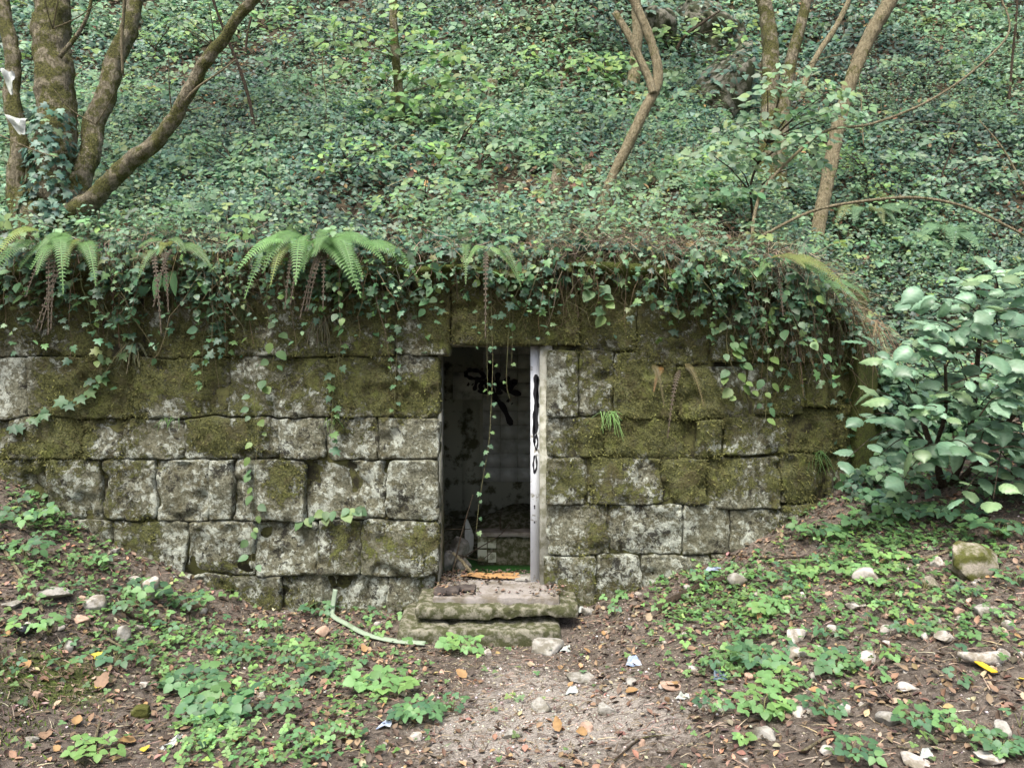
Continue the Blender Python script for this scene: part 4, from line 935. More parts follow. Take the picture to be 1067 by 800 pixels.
# ================================================================== INDIVIDUAL IVY STRANDS
IVYM = [mk_mesh('leaf', IVY[0], IVY[1], M_LEAFO, col=np.tile(c, (len(IVY[0]), 1))) for c in ((.085, .175, .085), (.06, .13, .075), (.11, .20, .07))]
OVM = [mk_mesh('leaf', o_[0], o_[1], M_LEAFO, col=np.tile(c, (len(o_[0]), 1))) for o_ in (ovate(.36, 7, .05), ovate(.42, 7, .05)) for c in ((.10, .19, .075), (.08, .16, .075), (.13, .21, .06))]
def put_leaf(root, me, p, fwd, up, s, name='leaf'):
    up = Vector(up).normalized(); f = Vector(fwd); f = (f - up * f.dot(up)).normalized(); sd_ = f.cross(up)
    o = obj(name, me, root); M = Matrix((sd_, f, up)).transposed().to_4x4()
    M = Matrix.Translation(Vector(p) - root.location) @ M @ Matrix.Scale(s, 4); o.matrix_local = M
    return o
def ivy_strand(pxy, off, n, size, label, meshes=IVYM, r=.003, spread=.03, cat_='ivy'):
    pts = []
    for a, b in pxy: pts.append(wallpt(a, b, off))
    root = thing('ivy_strand', pts[0], label, cat_, None)
    V, Q, T = tube(pts, np.linspace(r, r * .6, len(pts)), 4, 5, 0); part('stem', root, V, [Q, T], M_STEMG)
    pp = np.array(pts); seg = np.r_[0, np.cumsum(np.linalg.norm(np.diff(pp, axis=0), axis=1))]
    for k in range(n):
        s = (k + .5 + random.uniform(-.4, .4)) / n * seg[-1]; q = np.array([np.interp(s, seg, pp[:, j]) for j in range(3)])
        sdx = random.choice((-1, 1)); q = q + [sdx * random.uniform(.2, 1) * spread, -.012, random.gauss(0, .008)]
        put_leaf(root, random.choice(meshes), q, (sdx * .6 + random.gauss(0, .35), -.35, -.8 + random.gauss(0, .3)), (random.gauss(0, .3), -.75, .65 + random.gauss(0, .2)), size * random.uniform(.65, 1.25))
M_STEMG = plain('green_stem', (.16, .17, .07), .7, .3, (.11, .09, .05), 30, .4, .6, 0)
ivy_strand([(512, 300), (513, 345), (514, 380), (512, 430), (510, 460), (505, 490), (500, 522), (497, 552)], .16, 20, .045, 'long thin ivy strand hanging down through the middle of the doorway', r=.0028, spread=.024)
ivy_strand([(510, 310), (508, 360), (509, 420)], .13, 6, .036, 'thin ivy tendril hanging just left of the long doorway strand', r=.002, spread=.02)
ivy_strand([(535, 318), (534, 350), (533, 385)], .14, 5, .034, 'short ivy tendril hanging in the top right of the doorway', r=.002, spread=.02)
ivy_strand([(532, 320), (529, 365), (528, 400), (532, 418)], .12, 2, .03, 'almost bare curled tendril in the doorway', r=.0022, spread=.02)
ivy_strand([(498, 320), (497, 345), (497, 365)], .14, 4, .036, 'very short ivy tip at the top left of the doorway', r=.002, spread=.02)
ivy_strand([(142, 280), (150, 312), (136, 335), (142, 352), (118, 385), (95, 405), (62, 425), (40, 432), (12, 448)], .07, 26, .085, 'ivy strand climbing diagonally over the upper left blocks', spread=.045)
ivy_strand([(212, 270), (215, 300), (222, 330), (217, 352), (216, 380), (217, 405)], .10, 22, .075, 'dense ivy strand hanging below the small left fern', spread=.06)
ivy_strand([(228, 290), (236, 320), (240, 345), (242, 368)], .09, 16, .07, 'bluish ivy clump right of the dense left strand', spread=.06)
ivy_strand([(292, 290), (294, 325), (292, 350), (288, 380), (283, 400)], .10, 11, .085, 'light green leafy vine hanging under the left end of the large fern', OVM, spread=.05)
ivy_strand([(288, 398), (272, 405), (268, 425), (272, 445), (270, 475), (269, 500), (267, 530), (264, 560), (266, 590)], .07, 20, .075, 'light green vine trailing down the blocks to the ground left of centre', OVM, spread=.05)
ivy_strand([(360, 280), (359, 320), (358, 350), (355, 380), (350, 410), (348, 440), (346, 475)], .09, 17, .072, 'vine hanging below the right end of the large fern', spread=.04)
ivy_strand([(414, 335), (415, 362), (413, 400), (413, 430)], .07, 9, .05, 'thin ivy strand beside the upper left corner of the doorway', spread=.03)
ivy_strand([(385, 285), (392, 305), (396, 322), (398, 332)], .10, 10, .055, 'short ivy spray hanging left of the doorway under the bank', spread=.05)
ivy_strand([(618, 290), (622, 305), (626, 322), (630, 330)], .14, 8, .10, 'large-leaved green sprig over the right end of the lintel', OVM, spread=.06)
ivy_strand([(676, 308), (684, 320), (698, 325), (712, 328)], .13, 10, .075, 'pale round-leaved sprig above the right blocks', OVM, spread=.04)
ivy_strand([(752, 295), (758, 325), (752, 350), (755, 375), (764, 395), (768, 415)], .14, 30, .085, 'dense bramble trailer hanging over the right blocks', OVM, spread=.10)
ivy_strand([(806, 308), (799, 345), (795, 380), (794, 410), (792, 442)], .12, 15, .075, 'thin bramble strand hanging right of the dense trailer', OVM, spread=.045)
ivy_strand([(838, 300), (835, 330), (838, 350)], .12, 12, .05, 'small-leaved ivy strand near the right end of the wall', spread=.07)
ivy_strand([(318, 540), (335, 535), (352, 530), (372, 528), (382, 526)], .06, 14, .095, 'light green bramble sprig rooted in a wall joint left of the doorway', OVM, spread=.035)
ivy_strand([(862, 360), (864, 400), (868, 435)], .10, 6, .05, 'thin ivy strand hanging over the mossy end of the wall', spread=.03)

# ================================================================== FERNS
def frond(base, dir_, length, droop, width, npin=30):
    """arching frond: returns V,T"""
    t = np.linspace(0, 1, npin + 1); dir_ = nrm(np.asarray(dir_, float))
    sp = np.asarray(base) + (t * length)[:, None] * dir_ + np.array([0, 0, -1]) * (droop * length * t ** 2.1)[:, None]
    tg = nrm(np.gradient(sp, axis=0)); side = nrm(np.cross(tg, np.array([0, -.5, .85]) + 0 * tg)); up = np.cross(side, tg)
    V = []; T = []
    for k in range(1, npin + 1):
        tt = t[k]; wv = width * min(1, tt / .16) * (1 - tt) ** .75 * 1.25 + .006
        for s in (-1, 1):
            a = sp[k]; d = nrm(side[k] * s + tg[k] * .38 - up[k] * .12); wn = tg[k] * (length / npin * .44)
            o = len(V); dz = up[k] * .012
            V += [a - wn * .9, a + wn * .9, a + d * wv * .55 + wn * 1.0 + dz, a + d * wv * .55 - wn * 1.0 + dz, a + d * wv]
            T += [(o, o + 1, o + 2), (o, o + 2, o + 3), (o + 3, o + 2, o + 4)]
    # rachis
    o = len(V); wv = .0035
    for k in range(npin + 1): V += [sp[k] - side[k] * wv, sp[k] + side[k] * wv]
    for k in range(npin): T += [(o + 2 * k, o + 2 * k + 1, o + 2 * k + 3), (o + 2 * k, o + 2 * k + 3, o + 2 * k + 2)]
    return np.array(V), np.array(T)
def fern(p, fr, label, col=(.13, .26, .085), dead=0, width=.115, name='fern', spread=.06):
    root = thing(name, p, label, 'fern')
    for (az, el, ln, dr) in fr:
        ln = ln * .80 * random.uniform(.75, 1.15); az = az + random.gauss(0, 8); a = math.radians(az); e = math.radians(el * .6 + random.gauss(0, 10)); d = (math.sin(a) * math.cos(e), -math.cos(a) * math.cos(e), math.sin(e))
        V, T = frond(np.array(p) + np.array(d) * .03 + rng.normal(size=3) * [spread, .03, .03] + [.6 * spread * math.sin(a), 0, 0], d, ln, dr * 1.0 * random.uniform(.75, 1.25), width * random.uniform(.85, 1.15) * ln / .45); c = np.array(col) * random.uniform(.7, 1.2) * (np.array([1.5, 1.0, .8]) if random.random() < .12 else 1)
        part('frond', root, V, T, M_FERN, col=np.tile(c, (len(V), 1)) * (1 + .12 * rng.normal(size=(len(V), 1))).clip(.5, 1.5))
    for k in range(dead):
        V, T = frond(np.array(p) + [random.uniform(-.15, .15), -.02, -.02], (random.uniform(-.4, .4), -.5, -.5), random.uniform(.22, .40), 1.1, .022, 18)
        part('dead_frond', root, V, T, M_DEAD, col=np.tile((.065, .050, .032), (len(V), 1)))
    return root
# azimuth 0 = towards the viewer, positive = to the right
fern(wallpt(84, 258, .24), [(-75, 30, .38, .9), (-45, 35, .42, 1.0), (-15, 35, .44, 1.05), (15, 35, .46, 1.0), (40, 30, .46, 1.0), (65, 35, .44, .9), (-60, 10, .38, 1.1), (10, 0, .40, 1.0), (30, 45, .42, 1.3), (-30, 5, .4, 1.2), (50, 5, .4, 1.2)], 'hanging fern under the multi-stemmed tree', dead=5, spread=.11)
fern(wallpt(188, 264, .28), [(-70, 30, .26, .8), (-20, 25, .28, 1.0), (25, 20, .32, .9), (65, 25, .34, .9), (45, 35, .30, .8)], 'small broad fern between the two large ferns', (.13, .23, .08), dead=3, width=.11)
fern(wallpt(335, 258, .24), [(-85, 30, .40, .9), (-70, 10, .40, 1.1), (-45, 35, .50, 1.0), (-25, 20, .48, 1.1), (-5, 35, .54, 1.0), (15, 25, .52, 1.1), (35, 35, .58, 1.0), (55, 25, .58, 1.0), (70, 40, .56, .9), (88, 35, .54, .8), (28, 0, .55, .9), (45, 5, .52, 1.0), (-60, 45, .48, 1.1), (-15, 5, .42, 1.2), (60, 0, .5, 1.1), (5, 50, .5, 1.2), (75, 10, .45, 1.2)], 'largest fern spreading over the wall left of the doorway', dead=6, spread=.17)
fern(wallpt(508, 266, .28), [(-30, 20, .28, 1.0), (10, 15, .34, 1.1), (50, 20, .34, 1.1), (75, 20, .30, 1.0)], 'light green fern hanging above the doorway', (.14, .25, .085), dead=1, width=.07)
fern(wallpt(802, 280, .26), [(-40, 25, .28, .9), (30, 20, .42, .8), (60, 15, .46, .7), (80, 25, .40, .8)], 'fern drooping over the right part of the wall', (.12, .22, .08), dead=1)
fern(wallpt(850, 300, .2), [(40, 30, .36, .8), (85, 20, .36, .8), (0, 20, .34, .9)], 'small fern on the dry grassy edge at the right wall end', (.10, .19, .08))
fern(wallpt(692, 383, .03), [(-40, 10, .18, 1.4), (10, 0, .24, 1.6), (40, 0, .26, 1.6)], 'brownish little fern growing from a joint in the right blocks', (.13, .11, .05), dead=1, width=.09)
fern(wallpt(684, 362, .04), [(20, 50, .11, .4), (-20, 45, .10, .5)], 'tiny bright green fern above the brownish little fern', (.15, .26, .07), width=.16)
for (px, py, n_, ln, lb) in ((690, 195, 6, .55, 'fern with long fronds right of the forked tree'), (330, 142, 6, .5, 'fern on the left slope above the thin dead stem'), (292, 134, 5, .45, 'fern on the left slope nearer the dark sapling'), (905, 228, 8, .7, 'large dark fern clump right of the leaning tree'), (985, 248, 7, .75, 'fern spreading low on the right slope'),
                             (945, 262, 6, .6, 'fern at the foot of the dark right slope'), (565, 178, 5, .4, 'fern on the slope beside the stumps'), (455, 215, 5, .4, 'small fern on the slope above the left door corner')):
    p = hil(px, py) + [0, 0, .03]; fern(p, [(-90 + 180 * (k + random.uniform(.1, .9)) / n_, random.uniform(30, 55), ln * random.uniform(.8, 1.15), random.uniform(.6, .9)) for k in range(n_)], lb, (.12, .22, .115))
# strap-leaved fern
p = wallpt(188, 288, .24); root = thing('strap_leaf_fern', p, 'two glossy strap-shaped fern leaves hanging on the upper left wall', 'fern')
for dx, l in ((-.05, .22), (.05, .20), (.0, .16)):
    V, T = ovate(.15, 8, 0, .3, .1); a = nrm(np.array([dx * 3, -.25, -1])); s = nrm(np.cross(a, [0, -1, 0])); V = p + np.array([dx, 0, 0]) + (V[:, 1:2] * a + V[:, 0:1] * s + V[:, 2:3] * np.array([0, -1, 0])) * l
    part('leaf', root, V, T, M_FERN, col=np.tile((.08, .19, .07), (len(V), 1)))
# grass tufts and rootlets on the wall
def tuft(px, py, n, ln, col, label, off=.03, down=.8, cat_='grass tuft', m=None):
    p = wallpt(px, py, off); q = np.tile(p, (n, 1)) + rng.normal(size=(n, 3)) * [.035, .006, .008]
    fw = np.array([0, -.35, -down]) + rng.normal(size=(n, 3)) * [.35, .2, .25]; l = rng.uniform(.6, 1.2, n) * ln
    A = np.stack([q + fw * (l * t)[:, None] + np.array([0, 0, .5]) * (l * (t - t * t))[:, None] for t in np.linspace(0, 1, 5)], 1)
    V, Q, per = strands(A, .0038, .0012, 3); solo('grass_tuft', p, V, Q, m or M_LEAF, label, cat_, col=np.repeat(jcol(col, n), per, 0))
tuft(634, 430, 34, .15, (.20, .34, .11), 'bright green grass tuft in the joint right of the doorway')
tuft(852, 470, 26, .17, (.11, .20, .06), 'dark green grass tuft near the right end of the wall')
tuft(345, 436, 8, .12, (.15, .24, .07), 'few grass blades in a joint left of the doorway')
tuft(176, 436, 14, .10, (.12, .20, .07), 'small grass tuft in a joint of the left blocks')
tuft(140, 358, 46, .18, (.15, .15, .08), 'pale wiry root tuft on the upper left blocks', .05, 1., 'roots', M_TWIG)
tuft(335, 330, 46, .22, (.14, .14, .085), 'grey wiry root tuft below the largest fern', .06, 1., 'roots', M_TWIG)
tuft(258, 318, 34, .14, (.07, .10, .04), 'dark grassy tuft under the left bank edge', .07, 1.)
tuft(165, 295, 22, .16, (.09, .06, .04), 'dark brown root tuft beside the strap leaves', .07, 1., 'roots', M_TWIG)
tuft(820, 330, 40, .35, (.20, .15, .09), 'long tan dry grass tuft hanging on the right wall', .08, 1., 'dry grass', M_TWIG)
tuft(880, 322, 46, .38, (.25, .19, .11), 'tan dry grass tuft hanging over the wall end', .08, 1., 'dry grass', M_TWIG)
tuft(905, 335, 40, .36, (.22, .16, .10), 'brown dry grass tuft beyond the wall end', .08, 1., 'dry grass', M_TWIG)
print('veg ok')

# ================================================================== FOREGROUND LITTER (stuff)
def ground_normal(x, y):
    e = .04; return nrm(np.stack([-(zg(x + e, y) - zg(x - e, y)) / (2 * e), -(zg(x, y + e) - zg(x, y - e)) / (2 * e), np.ones_like(x)], -1))
def gpts(n, y0=-3.4, y1=.0, xm=4.6):
    x = rng.uniform(-xm, xm, n); y = rng.uniform(y0, y1, n) + yl(x); k = y < yl(x) - .02
    st_ = (np.abs(x + .17) < .62) & (y > -.5); k &= ~st_
    x, y = x[k], y[k]; return np.stack([x, y, zg(x, y)], -1)
def topx(p): d = p[:, 1] - CAM[1]; return CX + p[:, 0] / d * F, CY - (p[:, 2] - CAM[2]) / d * F
DC = [(.15, .10, .068), (.23, .155, .10), (.33, .215, .12), (.085, .062, .047), (.30, .245, .175)]
p = gpts(22000); px, py = topx(p)
dens = .5 + .55 * n2(p[:, 0], p[:, 1], 1.3, 3, 301) - .4 * GA(px, py, 540, 740, 110, 70, 1) + .2 * GA(px, py, 720, 640, 140, 40, 1) + .2 * GA(px, py, 120, 600, 130, 50, 1)
p = p[rng.random(len(p)) < dens]; k = len(p); nn = ground_normal(p[:, 0], p[:, 1])
V1 = scatter(DEAD, p + nn * .006, rng.normal(size=(k, 3)), nn + .32 * rng.normal(size=(k, 3)), rng.uniform(.018, .05, k), mixcol(DC, [4, 3, 1.3, 4, 1.5], k, .25))
p = gpts(16000); k = len(p); nn = ground_normal(p[:, 0], p[:, 1])
s3 = np.stack([rng.uniform(.05, .12, k), rng.uniform(.03, .11, k), np.full(k, .06)], -1)
V2 = scatter(STRAW, p + nn * .004, rng.normal(size=(k, 3)), nn + .15 * rng.normal(size=(k, 3)), s3, mixcol([(.14, .10, .07), (.23, .17, .12), (.075, .055, .042), (.36, .29, .20)], [4, 3, 4, 1.2], k, .2))
V, T, C = joinVC([V1, V2]); solo('leaf_litter', (0, -1.5, -.3), V, T, M_DEAD, 'fine brown dead leaves and needles strewn over the ground', 'leaf litter', kind='stuff', col=C)
p = gpts(40000); px, py = topx(p)
dens = .16 + GA(px, py, 515, 760, 85, 65, .8) + GA(px, py, 610, 710, 120, 60, .5) + .12 * n2(p[:, 0], p[:, 1], 1.8, 3, 305)
p = p[rng.random(len(p)) < dens]; k = len(p); sz = .007 + .022 * rng.random(k) ** 3
V, T, C = scatter(PEB, p + [0, 0, .002], rng.normal(size=(k, 3)), np.array([0, 0, 1]) + .3 * rng.normal(size=(k, 3)), sz, mixcol([(.42, .38, .32), (.30, .25, .20), (.20, .16, .13), (.58, .55, .50)], [3, 3, 2, 1], k, .15))
solo('gravel', (0, -1.5, -.3), V, T, M_PEB, 'small pale gravel scattered over the path in front of the step', 'gravel', kind='stuff', col=C)
# litter on the step
x = rng.uniform(-.60, .40, 900); y = rng.uniform(-.34, .42, 900); kk = (rng.random(900) < np.clip(.10 + .8 * sstep(-.28, -.5, x) + .6 * sstep(.0, .2, y) + .6 * sstep(.2, .38, x), 0, 1)); x, y = x[kk], y[kk]; k = len(x)
p = np.stack([x, y, np.full(k, -.036)], -1)
V1 = scatter(DEAD, p, rng.normal(size=(k, 3)), np.array([0, 0, 1]) + .25 * rng.normal(size=(k, 3)), rng.uniform(.015, .045, k), mixcol(DC, [4, 3, 1, 5, 1], k, .25))
V2 = scatter(PEB, p + rng.normal(size=(k, 3)) * [.1, .04, 0], rng.normal(size=(k, 3)), np.array([0, 0, 1]) + .3 * rng.normal(size=(k, 3)), rng.uniform(.008, .02, k), mixcol([(.2, .16, .13), (.35, .3, .25)], [2, 1], k, .2))
V, T, C = joinVC([V1, V2]); solo('step_litter', (-.1, 0, -.04), V, T, M_DEAD, 'crumbled leaves and grit lying on the door step', 'leaf litter', kind='stuff', col=C)
# low bright clover-like ground cover and small seedlings
blobs = [(235, 775, 60, 28, 1.0), (300, 790, 60, 15, .5), (720, 635, 55, 28, .55), (770, 610, 55, 30, .6), (850, 580, 70, 35, .55), (800, 660, 45, 30, .45), (940, 560, 90, 30, .7), (1010, 520, 70, 30, .8), (870, 700, 50, 20, .22), (960, 770, 40, 14, .15), (1050, 790, 40, 15, .6), (40, 560, 50, 40, .55), (120, 620, 80, 30, .25), (320, 690, 60, 30, .3), (60, 520, 50, 25, .6), (690, 600, 30, 14, .4), (830, 530, 40, 18, .5), (900, 640, 80, 40, .2), (205, 690, 60, 30, .2), (790, 770, 50, 20, .2), (430, 650, 40, 14, .25), (60, 600, 70, 50, .35), (160, 650, 70, 40, .3), (350, 720, 80, 40, .35), (980, 620, 90, 50, .25), (780, 690, 50, 30, .5), (1000, 640, 60, 30, .15)]
p = gpts(60000, -3.4, .0, 4.8); px, py = topx(p)
dens = .02 + .03 * (px > 640) * (py < 690)
for b in blobs: dens = dens + GA(px, py, *b)
dens = dens * np.clip(.55 + 1.4 * n2(p[:, 0], p[:, 1], 3.2, 2, 310), .05, 1)
p = p[rng.random(len(p)) < dens * .85]; k = len(p); bl = rng.random(k)
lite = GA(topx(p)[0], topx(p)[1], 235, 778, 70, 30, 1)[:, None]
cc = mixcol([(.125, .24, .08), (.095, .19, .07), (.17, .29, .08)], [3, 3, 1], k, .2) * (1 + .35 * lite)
p = p + np.array([0, 0, 1]) * rng.uniform(.012, .055, k)[:, None]; up = nrm(np.array([0, -.2, 1]) + .3 * rng.normal(size=(k, 3)))
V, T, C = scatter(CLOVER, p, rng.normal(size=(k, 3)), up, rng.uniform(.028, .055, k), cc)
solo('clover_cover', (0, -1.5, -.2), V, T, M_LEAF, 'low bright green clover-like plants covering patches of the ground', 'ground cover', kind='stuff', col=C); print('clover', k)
# moss cushions on the left ground: fine blades
p = gpts(60000, -2.8, -1.0, 4.0); px, py = topx(p); keep = rng.random(len(p)) < (GA(px, py, 15, 730, 45, 55, .9) + GA(px, py, 120, 670, 50, 25, .5) + GA(px, py, 180, 640, 40, 20, .4) + GA(px, py, 95, 720, 30, 30, .3)); p = p[keep]; k = len(p)
V, T, C = scatter(MOSSB, p, rng.normal(size=(k, 3)) * .6 + [0, 0, 1], rng.normal(size=(k, 3)), rng.uniform(.012, .035, k), jcol((.075, .11, .025), k, .3))
solo('ground_moss', (-2.5, -1.8, 0), V, T, M_MOSS, 'short moss and grass patches on the left bank', 'moss', kind='stuff', col=C)

ST = [(157, 622, 22, 32, M_ROCKP, 'upright pointed white rock on the left bank below the wall'), (55, 622, 30, 14, M_ROCKG, 'flat grey stone on the left bank'), (97, 632, 24, 18, M_ROCKP, 'weathered white stone on the left bank'), (14, 632, 20, 10, M_ROCKG, 'grey stone at the left picture edge'), (84, 648, 18, 11, M_ROCKR, 'tan stone below the weathered white stone'),
      (130, 668, 14, 26, M_ROCKG, 'upright grey stone slab on the left bank'), (205, 633, 18, 15, M_ROCKR, 'pinkish stone under the wall overhang on the left'), (72, 680, 9, 16, M_ROCKG, 'small upright grey shard at the lower left'), (336, 662, 17, 15, M_ROCKR, 'reddish stone behind the plastic strip'), (145, 746, 24, 14, M_ROCKM, 'greenish rounded stone beside the bright clover'), (33, 774, 14, 11, M_ROCKG, 'dark grey stone on the bare lower left soil'),
      (38, 725, 12, 7, M_ROCKR, 'tan flat stone on the lower left bank'), (140, 607, 12, 8, M_ROCKP, 'small pale stone left of the pointed white rock'), (232, 712, 12, 15, M_ROCKR, 'tan stone above the dark bramble patch'), (120, 577, 14, 10, M_ROCKG, 'grey stone half hidden under the left wall'),
      (570, 678, 44, 18, M_ROCKG, 'flat grey rock against the right side of the step foot'), (562, 738, 30, 14, M_ROCKG, 'greenish grey stone set in the gravel path'), (607, 708, 40, 9, M_ROCKG, 'flat grey stone in the path right of centre'), (533, 768, 20, 12, M_ROCKG, 'small grey stone at the front of the path'), (632, 742, 24, 12, M_ROCKG, 'half buried pale grey stone on the path'), (612, 640, 14, 12, M_ROCKG, 'small stone at the right corner of the step'), (433, 770, 16, 12, M_ROCKP, 'pale stone in front of the bushy path plant'), (610, 760, 24, 8, M_ROCKR, 'flat pinkish stone at the front of the path'), (508, 682, 10, 8, M_ROCKP, 'tiny pale stone below the step'),
      (1014, 598, 52, 46, M_ROCKM, 'large mossy boulder on the right bank'), (903, 606, 26, 18, M_ROCKP, 'pale stone on the bank left of the boulder'), (977, 590, 14, 13, M_ROCKP, 'small square pale stone left of the mossy boulder'), (945, 597, 10, 9, M_ROCKP, 'little pale stone in the middle of the right bank'), (828, 666, 23, 20, M_ROCKP, 'large pinkish white rock on the right slope'), (826, 684, 25, 15, M_ROCKP, 'white rock below the pinkish white rock'), (866, 658, 14, 11, M_ROCKP, 'pale cube-like stone right of the pinkish white rock'),
      (903, 690, 28, 17, M_ROCKP, 'pointed white stone in the middle of the right foreground'), (924, 657, 15, 11, M_ROCKP, 'pale stone above the pointed white stone'), (893, 633, 22, 11, M_ROCKP, 'flat pale stone on the right bank'), (800, 768, 24, 18, M_ROCKG, 'grey stone in front of the broad light green plant'), (837, 744, 22, 14, M_ROCKP, 'white stone right of the broad light green plant'), (947, 718, 22, 11, M_ROCKP, 'white flat stone left of the yellow stick'), (930, 752, 30, 15, M_ROCKG, 'grey stone among plants at the lower right'),
      (1045, 766, 20, 18, M_ROCKG, 'upright grey stone near the lower right corner'), (1028, 793, 36, 14, M_ROCKP, 'pale stone at the bottom right edge'), (950, 796, 32, 13, M_ROCKP, 'pale stone at the bottom edge right of centre'), (862, 786, 16, 11, M_ROCKP, 'small white stone on the bare soil at the bottom'), (968, 612, 20, 20, M_ROCKM, 'small mossy stone left of the boulder'), (1028, 640, 24, 14, M_ROCKG, 'grey stone below the mossy boulder'), (1000, 640, 12, 9, M_ROCKR, 'tan stone on the right bank'), (925, 672, 12, 9, M_ROCKP, 'small white stone right of the pointed white stone'), (985, 668, 24, 12, M_ROCKP, 'whitish stone above the hollow stone'), (880, 740, 16, 9, M_ROCKP, 'white stone chip in the right foreground'), (770, 607, 22, 14, M_ROCKG, 'grey stone at the wall foot near the rotten log'), (1050, 655, 18, 11, M_ROCKP, 'pale stone near the right edge'), (700, 715, 26, 7, M_ROCKR, 'flat tan stone by the blue scrap')]

def near_label(what, px, py):
    """say where a small thing lies by the nearest stone one can point to"""
    q = min(ST, key=lambda t: abs(t[0] - px) + 1.8 * abs(t[1] - py)); dx, dy = px - q[0], 1.8 * (py - q[1])
    rel = ('right of' if dx > 0 else 'left of') if abs(dx) >= abs(dy) else ('before' if dy > 0 else 'behind')
    return '%s %s the %s' % (what, rel, q[5])

# ================================================================== FOREGROUND PLANTS (each a thing with its leaves)
def trimesh(w, n, serr, col):
    V, T = trifoliate(w, n, serr); return mk_mesh('leaf', V, T, M_LEAFO, col=np.tile(col, (len(V), 1)))
TRM = [trimesh(w_, 7, .09, c) for w_ in (.36, .46) for c in ((.075, .17, .08), (.095, .205, .085), (.125, .25, .09), (.06, .14, .075))]
TRL = [trimesh(w_, 7, .07, c) for w_ in (.40, .48) for c in ((.14, .28, .10), (.18, .33, .10))]
stem_cache = {}
def plant(px, py, wpx, nleaf, meshes, label, group=None, name='bramble_seedling', base=None, hgt=None, cat_='seedling'):
    p = gnd(float(px), float(py)) if base is None else np.asarray(base); k = (p[1] + 6.1) / 800; R = wpx * k * .5
    root = thing(name, p, label, cat_, group); tw = []; nleaf = int(nleaf * 1.7) if nleaf > 4 else nleaf
    s = R * (1.15 if nleaf > 2 else 1.5)
    a0 = random.uniform(0, 6.28)
    for i in range(nleaf):
        a = a0 + i * 2.4; rr = R * .95 * math.sqrt((i + .3) / nleaf); h = (hgt or .05 + .22 * R) * random.uniform(.6, 1.2) * (1 - .3 * (i / nleaf))
        q = p + np.array([rr * math.cos(a), rr * math.sin(a) * .8, h + rr * .1]); tw.append([p, (p + q) / 2 + [0, 0, .4 * h], q])
        ls = min(max(s * .42, .042), .085) * random.uniform(.7, 1.25)
        put_leaf(root, random.choice(meshes), q, (math.cos(a), math.sin(a) - .2, -.15), (random.gauss(0, .32), -.35 + random.gauss(0, .3), 1), ls)
    V, Q, _ = strands(np.array(tw), .0028, .0016, 3); part('stem', root, V, Q, M_STEMG)
    return root
